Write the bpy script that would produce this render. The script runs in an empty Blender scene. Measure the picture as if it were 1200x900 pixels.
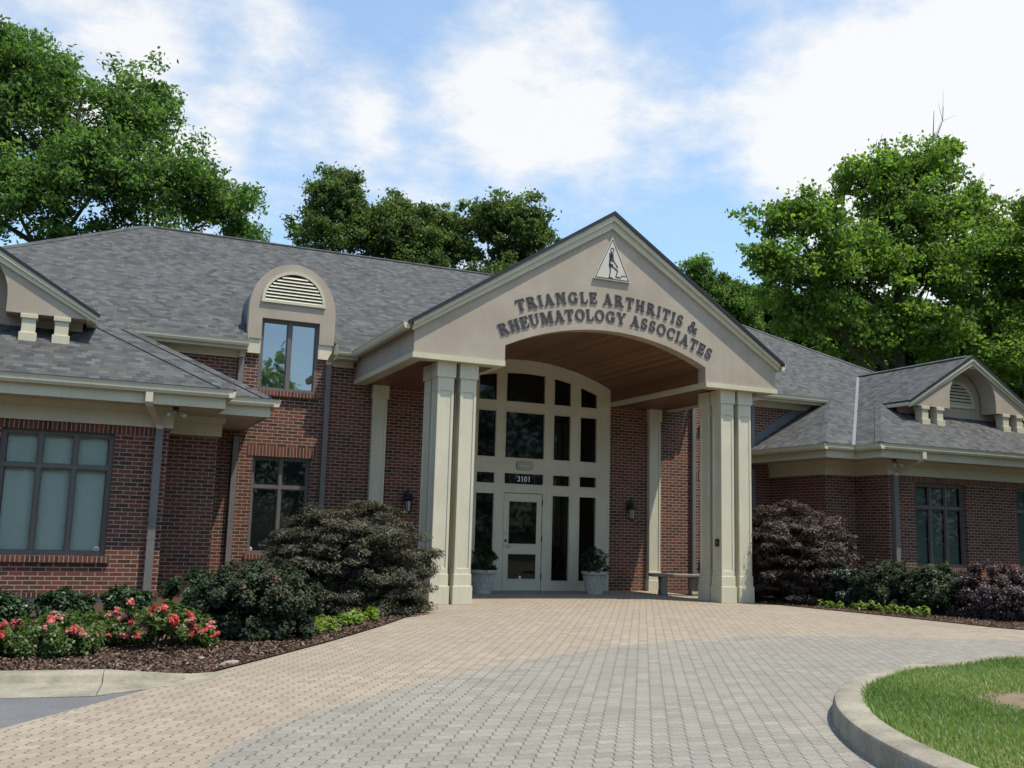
import bpy, bmesh, math, random
import numpy as np
from mathutils import Vector, Matrix

S = bpy.context.scene
COL = S.collection
R = math.radians

# ------------------------------------------------------------------ camera
YAW, PITCH, ROLL = -0.4186, 0.1502, -0.0272
CAM = Vector((-9.1961, -19.9333, 1.2699))
cyw, syw = math.cos(YAW), math.sin(YAW)
fw = Vector((-syw*math.cos(PITCH), cyw*math.cos(PITCH), math.sin(PITCH)))
rt = Vector((cyw, syw, 0)); up = rt.cross(fw)
cr, sr = math.cos(ROLL), math.sin(ROLL)
r2 = cr*rt - sr*up; u2 = sr*rt + cr*up
cd = bpy.data.cameras.new('camera'); cam = bpy.data.objects.new('camera', cd); COL.objects.link(cam)
cam.matrix_world = Matrix(((r2.x, u2.x, -fw.x, CAM.x), (r2.y, u2.y, -fw.y, CAM.y), (r2.z, u2.z, -fw.z, CAM.z), (0, 0, 0, 1)))
cd.sensor_width = 36; cd.lens = 36*1145.9/1200; cd.clip_start = .1; cd.clip_end = 6000
S.camera = cam

# ------------------------------------------------------------------ light, sky, exposure
SUN = Vector((.28, -.29, 1)).normalized()          # direction towards the sun
SUN_EL = math.asin(SUN.z); SUN_AZ = math.atan2(SUN.x, SUN.y)
sl = bpy.data.lights.new('sun', 'SUN'); sl.energy = 4.6; sl.angle = R(.5); sl.color = (1, .925, .80)
so = bpy.data.objects.new('sun', sl); COL.objects.link(so); so.rotation_euler = SUN.to_track_quat('Z', 'Y').to_euler(); so.location = (10, -30, 40)
S.view_settings.view_transform = 'Standard'; S.view_settings.look = 'None'
S.view_settings.exposure = 0.26; S.view_settings.gamma = 1; S.view_settings.use_curve_mapping = False
S.render.engine = 'CYCLES'
try:
    S.cycles.max_bounces = 6; S.cycles.transparent_max_bounces = 8; S.cycles.use_denoising = True
except Exception: pass

class NT:
    """small helper that writes node trees"""
    def __init__(s, nt): s.nt = nt; s.n = nt.nodes; s.l = nt.links
    def node(s, t, **kw):
        n = s.n.new(t)
        for k, v in kw.items(): setattr(n, k, v)
        return n
    def put(s, sock, v):
        if isinstance(v, bpy.types.NodeSocket): s.l.new(v, sock)
        else: sock.default_value = v
    def m(s, op, a, b=None, c=None, clamp=False):
        n = s.n.new('ShaderNodeMath'); n.operation = op; n.use_clamp = clamp
        s.put(n.inputs[0], a)
        if b is not None: s.put(n.inputs[1], b)
        if c is not None: s.put(n.inputs[2], c)
        return n.outputs[0]
    def vm(s, op, a, b=None, out=0):
        n = s.n.new('ShaderNodeVectorMath'); n.operation = op; s.put(n.inputs[0], a)
        if b is not None: s.put(n.inputs[1], b)
        return n.outputs[out]
    def noise(s, vec, scale, detail=4, rough=.55, w=None):
        n = s.n.new('ShaderNodeTexNoise'); n.inputs['Scale'].default_value = scale; n.inputs['Detail'].default_value = detail; n.inputs['Roughness'].default_value = rough
        if vec is not None: s.l.new(vec, n.inputs['Vector'])
        return n.outputs['Fac']
    def mr(s, v, a, b, c=0., d=1., smooth=False):
        n = s.n.new('ShaderNodeMapRange'); n.interpolation_type = 'SMOOTHSTEP' if smooth else 'LINEAR'
        s.put(n.inputs[0], v); s.put(n.inputs[1], a); s.put(n.inputs[2], b); s.put(n.inputs[3], c); s.put(n.inputs[4], d)
        return n.outputs[0]
    def mix(s, f, a, b, blend='MIX'):
        n = s.n.new('ShaderNodeMix'); n.data_type = 'RGBA'; n.blend_type = blend
        s.put(n.inputs[0], f)
        for i, v in ((6, a), (7, b)):
            if isinstance(v, tuple): v = (*v, 1) if len(v) == 3 else v
            s.put(n.inputs[i], v)
        return n.outputs[2]
    def ramp(s, f, stops):
        n = s.n.new('ShaderNodeValToRGB'); e = n.color_ramp.elements
        while len(e) < len(stops): e.new(.5)
        for k, (p, c) in zip(e, stops): k.position = p; k.color = (*c, 1)
        s.put(n.inputs[0], f); return n.outputs[0]
    def bump(s, h, strength=.3, dist=.01):
        n = s.n.new('ShaderNodeBump'); n.inputs['Strength'].default_value = strength; n.inputs['Distance'].default_value = dist
        s.l.new(h, n.inputs['Height']); return n.outputs[0]

w = bpy.data.worlds.new('World'); S.world = w; w.use_nodes = True
t = NT(w.node_tree); t.n.clear()
sky = t.node('ShaderNodeTexSky', sky_type='NISHITA'); sky.sun_disc = False
sky.sun_elevation = SUN_EL; sky.sun_rotation = SUN_AZ; sky.air_density = 1.0; sky.dust_density = 1.0; sky.ozone_density = 1.5
dirn = t.node('ShaderNodeTexCoord').outputs['Generated']
sep = t.node('ShaderNodeSeparateXYZ'); t.l.new(dirn, sep.inputs[0])
zz = t.m('ADD', t.m('MAXIMUM', sep.outputs[2], 0), .22)
comb = t.node('ShaderNodeCombineXYZ'); t.put(comb.inputs[0], t.m('DIVIDE', sep.outputs[0], zz)); t.put(comb.inputs[1], t.m('DIVIDE', sep.outputs[1], zz))
big = t.noise(comb.outputs[0], 1.5, 3, .5); fine = t.noise(comb.outputs[0], 5.6, 9, .62)
dens = t.m('ADD', t.m('MULTIPLY', big, .75), t.m('MULTIPLY', fine, .85))
dens = t.m('SUBTRACT', dens, .25)
BLOBS = [((.105, .910, .402), 7, .46), ((.383, .801, .461), 6, .17), ((.439, .799, .411), 6, .15), ((.653, .626, .427), 10, .29),
         ((.635, .686, .355), 5, .22), ((.294, .885, .361), 7, .26), ((.734, .610, .298), 9, .36), ((-.05, .905, .422), 5, .26), ((.363, .833, .417), 5, .06), ((.50, .78, .38), 5, .18),
         ((.041, .898, .437), 4, -.26), ((.233, .846, .480), 6, -.14), ((.174, .939, .296), 5, -.22), ((.407, .845, .346), 5, -.18), ((.488, .724, .489), 3.5, -.16), ((.577, .766, .284), 6, -.30), ((.17, .91, .38), 3, -.2)]
for d, rad, wt in BLOBS:
    v = Vector(d).normalized()
    dp = t.vm('DOT_PRODUCT', dirn, tuple(v), out=1)
    k = t.mr(dp, math.cos(R(rad*1.5)), 1.0, 0., 1., True)
    dens = t.m('MULTIPLY_ADD', k, wt, dens)
cl = t.mr(dens, .34, 1.04, 0., 1., True)
cl = t.m('MINIMUM', t.m('MAXIMUM', cl, .26), .90)
thick = t.mr(dens, .62, 1.0, 0., 1., True)
puff = t.noise(comb.outputs[0], 9., 6, .6)
ccol = t.mix(t.mr(t.m('MULTIPLY_ADD', puff, .6, t.m('MULTIPLY', thick, .6)), .22, .80), (6.2, 6.8, 7.5), (8.5, 8.4, 8.25))
skyc = t.mix(1.0, sky.outputs[0], (1.55, 2.02, 2.15), 'MULTIPLY')
skymix = t.mix(cl, skyc, ccol)
bg = t.node('ShaderNodeBackground'); t.l.new(skymix, bg.inputs[0]); bg.inputs[1].default_value = .1
wo = t.node('ShaderNodeOutputWorld'); t.l.new(bg.outputs[0], wo.inputs[0])

# ------------------------------------------------------------------ materials
MATS = {}
def mat(name, fn):
    m = bpy.data.materials.new(name); m.use_nodes = True
    t = NT(m.node_tree); t.n.clear()
    out = t.node('ShaderNodeOutputMaterial'); p = t.node('ShaderNodeBsdfPrincipled')
    t.l.new(p.outputs[0], out.inputs[0]); t.p = p; t.out = out
    fn(t); MATS[name] = m; return m
def uvs(t): return t.node('ShaderNodeTexCoord').outputs['UV']
def objc(t):
    g = t.node('ShaderNodeNewGeometry'); return g.outputs['Position']
def simple(col, rough=.6, var=.12, scale=3., spec=.4, metal=0., bump=.0, bscale=60):
    def f(t):
        pos = objc(t); n = t.noise(pos, scale, 5); n2 = t.noise(pos, scale*9, 3)
        k = t.m('ADD', t.m('MULTIPLY', n, .7), t.m('MULTIPLY', n2, .3))
        c = t.mix(t.mr(k, .3, .7), tuple(x*(1-var) for x in col), tuple(min(1, x*(1+var)) for x in col))
        t.put(t.p.inputs['Base Color'], c); t.p.inputs['Roughness'].default_value = rough; t.p.inputs['Metallic'].default_value = metal
        t.p.inputs['Specular IOR Level'].default_value = spec
        if bump: t.put(t.p.inputs['Normal'], t.bump(t.noise(pos, bscale, 4), bump, .01))
    return f
def cells(t, u, v, bw, bh, mortar):
    """running-bond cells: returns joint mask (1 in joint), random per cell, row fraction, col frac"""
    vr = t.m('DIVIDE', v, bh); row = t.m('FLOOR', vr)
    ur = t.m('ADD', t.m('DIVIDE', u, bw), t.m('MULTIPLY', t.m('MODULO', t.m('ADD', row, 1000), 2), .5)); colm = t.m('FLOOR', ur)
    fu = t.m('FRACT', ur); fv = t.m('FRACT', vr)
    du = t.m('MULTIPLY', t.m('MINIMUM', fu, t.m('SUBTRACT', 1, fu)), bw)
    dv = t.m('MULTIPLY', t.m('MINIMUM', fv, t.m('SUBTRACT', 1, fv)), bh)
    c = t.node('ShaderNodeCombineXYZ'); t.put(c.inputs[0], colm); t.put(c.inputs[1], row)
    wn = t.node('ShaderNodeTexWhiteNoise'); wn.noise_dimensions = '2D'; t.l.new(c.outputs[0], wn.inputs[0])
    return du, dv, wn.outputs['Value'], wn.outputs['Color'], fu, fv
def brickf(soldier=False, light=0):
    def f(t):
        sp = t.node('ShaderNodeSeparateXYZ'); t.l.new(uvs(t), sp.inputs[0]); u, v = sp.outputs[0], sp.outputs[1]
        pos = objc(t)
        wob = t.m('MULTIPLY', t.m('SUBTRACT', t.noise(pos, 25, 2), .5), .006)
        u = t.m('ADD', u, wob); v = t.m('ADD', v, wob)
        if soldier: du, dv, rnd, rc, fu, fv = cells(t, u, v, .0677, 5., .01)
        else: du, dv, rnd, rc, fu, fv = cells(t, u, v, .2032, .0677, .01)
        d = t.m('MINIMUM', du, dv) if not soldier else du
        joint = t.mr(d, .0045, .0078, 1., 0., True)
        base = t.ramp(rnd, [(0, (.028, .019, .017)), (.15, (.045, .025, .021)), (.32, (.075, .030, .022)), (.40, (.11, .035, .024)), (.6, (.145, .041, .027)), (.85, (.175, .052, .033)), (1, (.115, .045, .028))])
        blot = t.noise(pos, 18, 5)
        base = t.mix(t.mr(blot, .35, .7, 0, .55), base, (.13, .055, .042))
        big = t.noise(pos, .9, 3)
        base = t.mix(t.mr(big, .4, .75, 0, .25), base, (.20, .085, .058))
        mort = t.mix(t.noise(pos, 30, 3), (.27, .215, .165), (.42, .345, .265))
        c = t.mix(joint, base, mort)
        t.put(t.p.inputs['Base Color'], c); t.p.inputs['Roughness'].default_value = .85; t.p.inputs['Specular IOR Level'].default_value = .25
        h = t.m('ADD', t.mr(joint, 0, 1, 1, 0), t.m('MULTIPLY', blot, .35))
        t.put(t.p.inputs['Normal'], t.bump(h, .55, .006))
    return f
mat('brick', brickf()); mat('brick_soldier', brickf(True))
def shing(t):
    sp = t.node('ShaderNodeSeparateXYZ'); t.l.new(uvs(t), sp.inputs[0]); u, v = sp.outputs[0], sp.outputs[1]
    pos = objc(t)
    du, dv, rnd, rc, fu, fv = cells(t, t.m('MULTIPLY_ADD', t.noise(pos, 3., 1), .08, u), v, .135, .115, .01)
    du2, dv2, rnd2, rc2, fu2, fv2 = cells(t, t.m('ADD', u, .07), v, .36, .115, .01)
    k = t.m('ADD', t.m('MULTIPLY', rnd, .9), t.m('MULTIPLY', rnd2, .1))
    c = t.ramp(k, [(0, (.054, .055, .055)), (.22, (.082, .084, .084)), (.45, (.101, .103, .102)), (.6, (.112, .107, .100)), (.8, (.123, .128, .130)), (1, (.155, .158, .158))])
    gran = t.noise(pos, 160, 2)
    c = t.mix(.5, c, t.mix(t.mr(gran, .3, .7), (.05, .05, .052), (.2, .2, .21)), 'SOFT_LIGHT')
    stain = t.noise(pos, .55, 4)
    c = t.mix(t.mr(stain, .45, .75, 0, .10), c, (.13, .13, .13))
    butt_shade = t.mr(fv, .0, .14, 1., 0.)                   # shadow line at the butt of each course, painted into the colour
    c = t.mix(t.m('MULTIPLY', butt_shade, .7), c, (.025, .026, .03))
    t.put(t.p.inputs['Base Color'], c); t.p.inputs['Roughness'].default_value = .9; t.p.inputs['Specular IOR Level'].default_value = .25
    h = t.m('ADD', t.m('MULTIPLY', t.m('SUBTRACT', 1, fv), 1.0), t.m('ADD', t.m('MULTIPLY', rnd, .6), t.m('MULTIPLY', gran, .3)))
    t.put(t.p.inputs['Normal'], t.bump(h, .6, .008))
mat('shingle', shing)
def stucco(t):
    pos = objc(t)
    n = t.noise(pos, 1.3, 6, .6); n2 = t.noise(pos, 90, 3)
    c = t.mix(t.mr(n, .35, .68), (.365, .303, .236), (.432, .368, .297))
    vs = t.vm('MULTIPLY', pos, (6., 6., .5)); st = t.noise(vs, 1.2, 4)
    c = t.mix(t.mr(st, .55, .8, 0, .3), c, (.30, .245, .205))
    c = t.mix(.25, c, t.mix(n2, (.3, .3, .3), (.7, .7, .7)), 'SOFT_LIGHT')
    t.put(t.p.inputs['Base Color'], c); t.p.inputs['Roughness'].default_value = .92; t.p.inputs['Specular IOR Level'].default_value = .2
    t.put(t.p.inputs['Normal'], t.bump(n2, .25, .004))
mat('stucco', stucco)
def trimf(col):
    def f(t):
        pos = objc(t)
        n = t.noise(pos, 1.8, 5); vs = t.vm('MULTIPLY', pos, (14., 14., 1.1)); st = t.noise(vs, 1.5, 5)
        c = t.mix(t.mr(n, .35, .7), tuple(x*.93 for x in col), tuple(x*1.04 for x in col))
        c = t.mix(t.mr(st, .50, .80, 0, .42), c, tuple(x*y for x, y in zip(col, (.74, .72, .66))))
        t.put(t.p.inputs['Base Color'], c); t.p.inputs['Roughness'].default_value = .5; t.p.inputs['Specular IOR Level'].default_value = .35
        t.put(t.p.inputs['Normal'], t.bump(t.noise(pos, 35, 3), .06, .004))
    return f
mat('trim', trimf((.56, .515, .375))); mat('gutter', trimf((.60, .555, .41))); mat('column_paint', trimf((.59, .55, .415)))
def wood(t):
    sp = t.node('ShaderNodeSeparateXYZ'); t.l.new(uvs(t), sp.inputs[0]); pos = objc(t)
    bw = .09
    vr = t.m('DIVIDE', pos_x(t, pos), bw); fx = t.m('FRACT', vr)
    wn = t.node('ShaderNodeTexWhiteNoise'); wn.noise_dimensions = '1D'; t.put(wn.inputs['W'], t.m('FLOOR', vr))
    g = t.noise(t.vm('MULTIPLY', pos, (18., 1.2, 6.)), 2.5, 6)
    k = t.m('ADD', t.m('MULTIPLY', wn.outputs['Value'], .45), t.m('MULTIPLY', g, .55))
    c = t.ramp(k, [(.2, (.11, .050, .025)), (.5, (.165, .080, .039)), (.8, (.225, .115, .058))])
    j = t.mr(t.m('MINIMUM', fx, t.m('SUBTRACT', 1, fx)), .02, .06, 1, 0)
    c = t.mix(t.m('MULTIPLY', j, .8), c, (.03, .014, .008))
    t.put(t.p.inputs['Base Color'], c); t.p.inputs['Roughness'].default_value = .5
    t.put(t.p.inputs['Normal'], t.bump(t.m('SUBTRACT', g, j), .3, .004))
def pos_x(t, pos):
    s = t.node('ShaderNodeSeparateXYZ'); t.l.new(pos, s.inputs[0]); return s.outputs[0]
mat('wood_ceiling', wood)
mat('downspout', simple((.165, .155, .145), .45, .12, 2.5))
mat('window_frame', simple((.135, .118, .105), .45, .1, 3))
mat('copper_cladding', simple((.10, .13, .15), .5, .25, 1.5))
mat('flashing', simple((.12, .126, .132), .5, .2, 4))
mat('valley_metal', simple((.16, .168, .18), .6, .1, 3, .5, .0))
mat('drip_edge', simple((.018, .016, .022), .5, .2, 5))
mat('dark_opening', simple((.012, .012, .012), .9, .1, 3))
mat('letter', simple((.055, .050, .054), .55, .1, 6))
mat('plaque', simple((.56, .52, .44), .5, .06, 4))
mat('ink', simple((.03, .028, .028), .6, .1, 8))
mat('white_digit', simple((.75, .75, .73), .5, .05, 8))
mat('black_metal', simple((.018, .018, .02), .4, .2, 8))
mat('steel', simple((.42, .43, .45), .3, .1, 8, .5, .9))
mat('lamp_glass', simple((.40, .38, .32), .15, .06, 8, .6))
mat('grey_plastic', simple((.33, .31, .27), .5, .06, 8))
mat('door_paint', trimf((.55, .51, .385)))
mat('concrete', simple((.245, .22, .172), .9, .40, 2.6, .2, 0, .5, 70))
mat('stone', simple((.22, .205, .175), .9, .3, 4, .2, 0, .5, 60))
mat('planter_stone', simple((.40, .385, .35), .85, .2, 6, .2, 0, .4, 80))
mat('foundation', simple((.33, .305, .27), .9, .15, 2, .2, 0, .3, 50))
def asph(t):
    pos = objc(t); n = t.noise(pos, 1.2, 5); g = t.noise(pos, 220, 2)
    c = t.mix(t.mr(n, .3, .7), (.10, .10, .102), (.15, .15, .15)); c = t.mix(.7, c, t.mix(t.mr(g, .35, .65), (.1, .1, .1), (.85, .85, .85)), 'SOFT_LIGHT')
    t.put(t.p.inputs['Base Color'], c); t.p.inputs['Roughness'].default_value = .9; t.put(t.p.inputs['Normal'], t.bump(g, .4, .004))
mat('asphalt', asph)
def paver(c0, c1, c2, joint, rot):
    def f(t):
        pos = objc(t); sp = t.node('ShaderNodeSeparateXYZ'); t.l.new(pos, sp.inputs[0]); x, y = sp.outputs[0], sp.outputs[1]
        ca, sa = math.cos(rot), math.sin(rot)
        u = t.m('ADD', t.m('MULTIPLY', x, ca), t.m('MULTIPLY', y, sa)); v = t.m('SUBTRACT', t.m('MULTIPLY', y, ca), t.m('MULTIPLY', x, sa))
        W, H = .13, .105
        tv = t.m('SINE', t.m('MULTIPLY', v, 2*math.pi/H)); tu = t.m('SINE', t.m('MULTIPLY', u, 4*math.pi/W))
        uu = t.m('MULTIPLY_ADD', tv, .012, u); vv = t.m('MULTIPLY_ADD', tu, .009, v)
        du, dv, rnd, rc, fu, fv = cells(t, uu, vv, W, H, .01)
        nn = t.noise(pos, 40, 3)
        ju = t.mr(t.m('MULTIPLY_ADD', nn, .004, du), .005, .009, 1, 0, True); jv = t.m('MULTIPLY', t.mr(t.m('MULTIPLY_ADD', nn, .004, dv), .0045, .008, 1, 0, True), .38)
        j = t.m('MAXIMUM', ju, jv)
        c = t.ramp(rnd, [(0, tuple(a*.9 for a in c0)), (.15, c0), (.5, c1), (.9, c2), (1, tuple(a*1.06 for a in c2))])
        blot = t.noise(pos, .8, 6, .6); c = t.mix(t.mr(blot, .35, .7, 0, .5), c, tuple(a*.82 for a in c1))
        dirt = t.noise(pos, 3.5, 6, .65); c = t.mix(t.mr(dirt, .50, .78, 0, .45), c, tuple(a*.60 for a in c1)); tyre = t.noise(t.vm('MULTIPLY', pos, (.9, .9, .9)), .35, 5, .65); c = t.mix(t.mr(tyre, .48, .70, 0, .28), c, tuple(a*.7 for a in c1)); spot = t.noise(pos, 9., 2, .5); c = t.mix(t.mr(spot, .72, .80, 0, .5), c, tuple(a*.45 for a in c1))
        g = t.noise(pos, 150, 2); c = t.mix(.4, c, t.mix(t.mr(g, .3, .7), (.2, .2, .2), (.8, .8, .8)), 'SOFT_LIGHT')
        c = t.mix(t.m('MULTIPLY', j, .85), c, joint)
        t.put(t.p.inputs['Base Color'], c); t.p.inputs['Roughness'].default_value = .85; t.p.inputs['Specular IOR Level'].default_value = .25
        t.put(t.p.inputs['Normal'], t.bump(t.m('ADD', t.mr(j, 0, 1, 1, 0), t.m('MULTIPLY', g, .2)), .5, .006))
    return f
mat('paver_tan', paver((.272, .225, .174), (.297, .247, .19), (.315, .266, .209), (.11, .085, .06), 0.0))
mat('paver_grey', paver((.224, .207, .178), (.245, .226, .194), (.266, .245, .210), (.075, .068, .062), 0.0))
def mulch(t):
    pos = objc(t); n = t.noise(pos, 55, 4, .7); m2 = t.noise(t.vm('MULTIPLY', pos, (1., 1., 1.)), 3, 4)
    vo = t.node('ShaderNodeTexVoronoi'); vo.inputs['Scale'].default_value = 60; t.l.new(pos, vo.inputs['Vector'])
    c = t.ramp(n, [(.25, (.035, .020, .013)), (.5, (.092, .056, .038)), (.7, (.16, .108, .078)), (.85, (.24, .175, .135))])
    c = t.mix(t.mr(m2, .4, .7, 0, .4), c, (.085, .055, .042))
    t.put(t.p.inputs['Base Color'], c); t.p.inputs['Roughness'].default_value = .95; t.p.inputs['Specular IOR Level'].default_value = .15
    t.put(t.p.inputs['Normal'], t.bump(t.m('ADD', n, vo.outputs['Distance']), .9, .03))
mat('mulch', mulch)
def chipf(t):
    a = t.node('ShaderNodeAttribute', attribute_name='tint')
    t.put(t.p.inputs['Base Color'], t.ramp(a.outputs['Fac'], [(0, (.03, .017, .011)), (.4, (.085, .050, .033)), (.75, (.18, .118, .084)), (.92, (.30, .225, .175)), (1, (.46, .38, .31))]))
    t.p.inputs['Roughness'].default_value = .9
mat('mulch_chip', chipf)
def soil(t):
    pos = objc(t); n = t.noise(pos, 2.5, 6); c = t.mix(t.mr(n, .35, .65), (.035, .055, .018), (.07, .085, .03))
    t.put(t.p.inputs['Base Color'], c); t.p.inputs['Roughness'].default_value = .95
    t.put(t.p.inputs['Normal'], t.bump(t.noise(pos, 60, 3), .8, .03))
mat('lawn_soil', soil)
mat('bare_soil', simple((.17, .125, .085), .95, .3, 5, .2, 0, .6, 60))
def glass(refl=(.012, .014, .015), rough=.02, spec=.5):
    def f(t):
        pos = objc(t); n = t.noise(pos, .8, 2)
        t.put(t.p.inputs['Base Color'], t.mix(n, tuple(x*.8 for x in refl), tuple(x*1.2 for x in refl)))
        t.p.inputs['Roughness'].default_value = rough; t.p.inputs['IOR'].default_value = 1.5; t.p.inputs['Specular IOR Level'].default_value = spec
        t.put(t.p.inputs['Normal'], t.bump(t.noise(pos, 1.6, 2), .012, .1))
    return f
mat('glass_dark', glass()); mat('glass_black', glass((.003, .003, .003), .03, .28))
def glass_mirror(t):                                   # coated glass with a strong reflection
    pos = objc(t); t.p.inputs['Base Color'].default_value = (.015, .017, .02, 1); t.p.inputs['Roughness'].default_value = .015; t.p.inputs['IOR'].default_value = 3.2
    t.put(t.p.inputs['Normal'], t.bump(t.noise(pos, 1.3, 2), .02, .1))
mat('glass_coated', glass_mirror)
def glass_clear(t):
    g = t.node('ShaderNodeBsdfGlossy'); g.inputs['Roughness'].default_value = .02
    tr = t.node('ShaderNodeBsdfTransparent'); tr.inputs[0].default_value = (.74, .80, .77, 1)
    fr = t.node('ShaderNodeFresnel'); fr.inputs['IOR'].default_value = 1.5
    mx = t.node('ShaderNodeMixShader'); t.put(mx.inputs[0], t.m('MULTIPLY', fr.outputs[0], .55, clamp=True)); t.l.new(tr.outputs[0], mx.inputs[1]); t.l.new(g.outputs[0], mx.inputs[2])
    t.l.new(mx.outputs[0], t.out.inputs[0])
mat('glass_clear', glass_clear)
mat('blind', simple((.72, .75, .70), .8, .06, 1.2)); mat('blind_shaded', simple((.17, .19, .175), .8, .12, 1.2))  # second blind is a shaded copy: darker right-hand interior put into its colour
def foliage(name, stops, rough=.5, trans=.3, spec=.35, tcol=None):
    def f(t):
        a = t.node('ShaderNodeAttribute', attribute_name='tint')
        c = t.ramp(a.outputs['Fac'], stops)
        t.put(t.p.inputs['Base Color'], c); t.p.inputs['Roughness'].default_value = rough; t.p.inputs['Specular IOR Level'].default_value = spec
        if trans:
            tb = t.node('ShaderNodeBsdfTranslucent'); t.l.new(t.mix(1., c, tcol or (1.3, 1.5, .6), 'MULTIPLY'), tb.inputs[0])
            mx = t.node('ShaderNodeMixShader'); mx.inputs[0].default_value = trans
            t.l.new(t.p.outputs[0], mx.inputs[1]); t.l.new(tb.outputs[0], mx.inputs[2]); t.l.new(mx.outputs[0], t.out.inputs[0])
    mat(name, f)
foliage('leaf_oak', [(0, (0.048, 0.09, 0.0264)), (.4, (0.096, 0.174, 0.048)), (.75, (0.15, 0.246, 0.0696)), (1, (0.228, 0.336, 0.102))], .6, .55, .25, (1.2, 1.35, 0.65))
foliage('leaf_dull', [(0, (0.0483, 0.0759, 0.0322)), (.5, (0.0966, 0.1403, 0.0529)), (.85, (0.161, 0.2127, 0.069)), (1, (0.253, 0.299, 0.092))], .6, .55, .25, (1.2, 1.35, 0.65))
foliage('leaf_bright', [(0, (.06, .10, .023)), (.4, (.125, .20, .041)), (.75, (.195, .285, .060)), (1, (.29, .38, .09))], .6, .55, .25, (1.2, 1.4, 0.6))
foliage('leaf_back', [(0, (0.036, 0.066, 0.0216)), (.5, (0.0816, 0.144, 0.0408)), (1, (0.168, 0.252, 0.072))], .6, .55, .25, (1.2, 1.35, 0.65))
foliage('leaf_laurel', [(0, (.012, .030, .010)), (.5, (.024, .055, .017)), (1, (.045, .085, .028))], .42, .15, .35)
foliage('leaf_rose', [(0, (.032, .062, .014)), (.5, (.068, .112, .024)), (.85, (.11, .155, .035)), (1, (.19, .14, .06))], .45, .3)
foliage('leaf_bronze', [(0, (.020, .034, .016)), (.5, (.038, .056, .026)), (.78, (.058, .070, .034)), (.9, (.095, .052, .040)), (1, (.15, .065, .055))], .6, .2, .25, (1.2, 1.1, .9))
foliage('leaf_maple', [(0, (.027, .026, .016)), (.45, (.056, .056, .035)), (.8, (.096, .096, .060)), (.95, (.14, .135, .085)), (1, (.19, .07, .055))], .55, .2, .35, (1.3, 1.15, .8))
foliage('leaf_redmaple', [(0, (0.0291, 0.01995, 0.01656)), (.5, (0.0679, 0.0483, 0.03864)), (.85, (0.1115, 0.0861, 0.0644)), (1, (0.16, 0.0945, 0.0736))], .55, .2, .35, (1.4, 1.0, .85))
foliage('leaf_purple', [(0, (.022, .014, .018)), (.5, (.048, .028, .032)), (.8, (.070, .042, .042)), (1, (.10, .085, .05))], .5, .15, .4, (1.4, .9, .9))
foliage('leaf_mixed', [(0, (.018, .032, .012)), (.45, (.036, .058, .022)), (.75, (.06, .075, .028)), (.88, (.12, .055, .03)), (1, (.17, .06, .045))], .5, .2, .35)
foliage('leaf_blue', [(0, (.016, .032, .022)), (.5, (.030, .058, .038)), (1, (.065, .10, .06))], .45, .15, .4)
foliage('leaf_lime', [(0, (.07, .11, .02)), (.5, (.14, .21, .035)), (.9, (.22, .30, .05)), (1, (.22, .12, .05))], .5, .35)
foliage('leaf_box', [(0, (.012, .024, .009)), (.5, (.026, .046, .016)), (1, (.05, .078, .026))], .4, .15)
foliage('grass', [(0, (.09, .14, .042)), (.35, (.15, .23, .070)), (.65, (.22, .31, .095)), (.85, (.31, .36, .15)), (1, (.46, .42, .25))], .45, .4, .35)
foliage('petal_coral', [(0, (.42, .05, .035)), (.5, (.60, .095, .075)), (1, (.70, .17, .14))], .5, .25, .3, (1., .6, .6))
foliage('petal_pink', [(0, (.48, .12, .11)), (.5, (.62, .20, .18)), (1, (.70, .34, .28))], .5, .25, .3, (1., .7, .7))
foliage('petal_faded', [(0, (.32, .16, .10)), (.5, (.42, .24, .17)), (1, (.5, .33, .24))], .6, .2, .3, (1., .8, .7))
mat('bark', simple((.075, .060, .048), .95, .35, 3, .2, 0, .6, 25))

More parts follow.
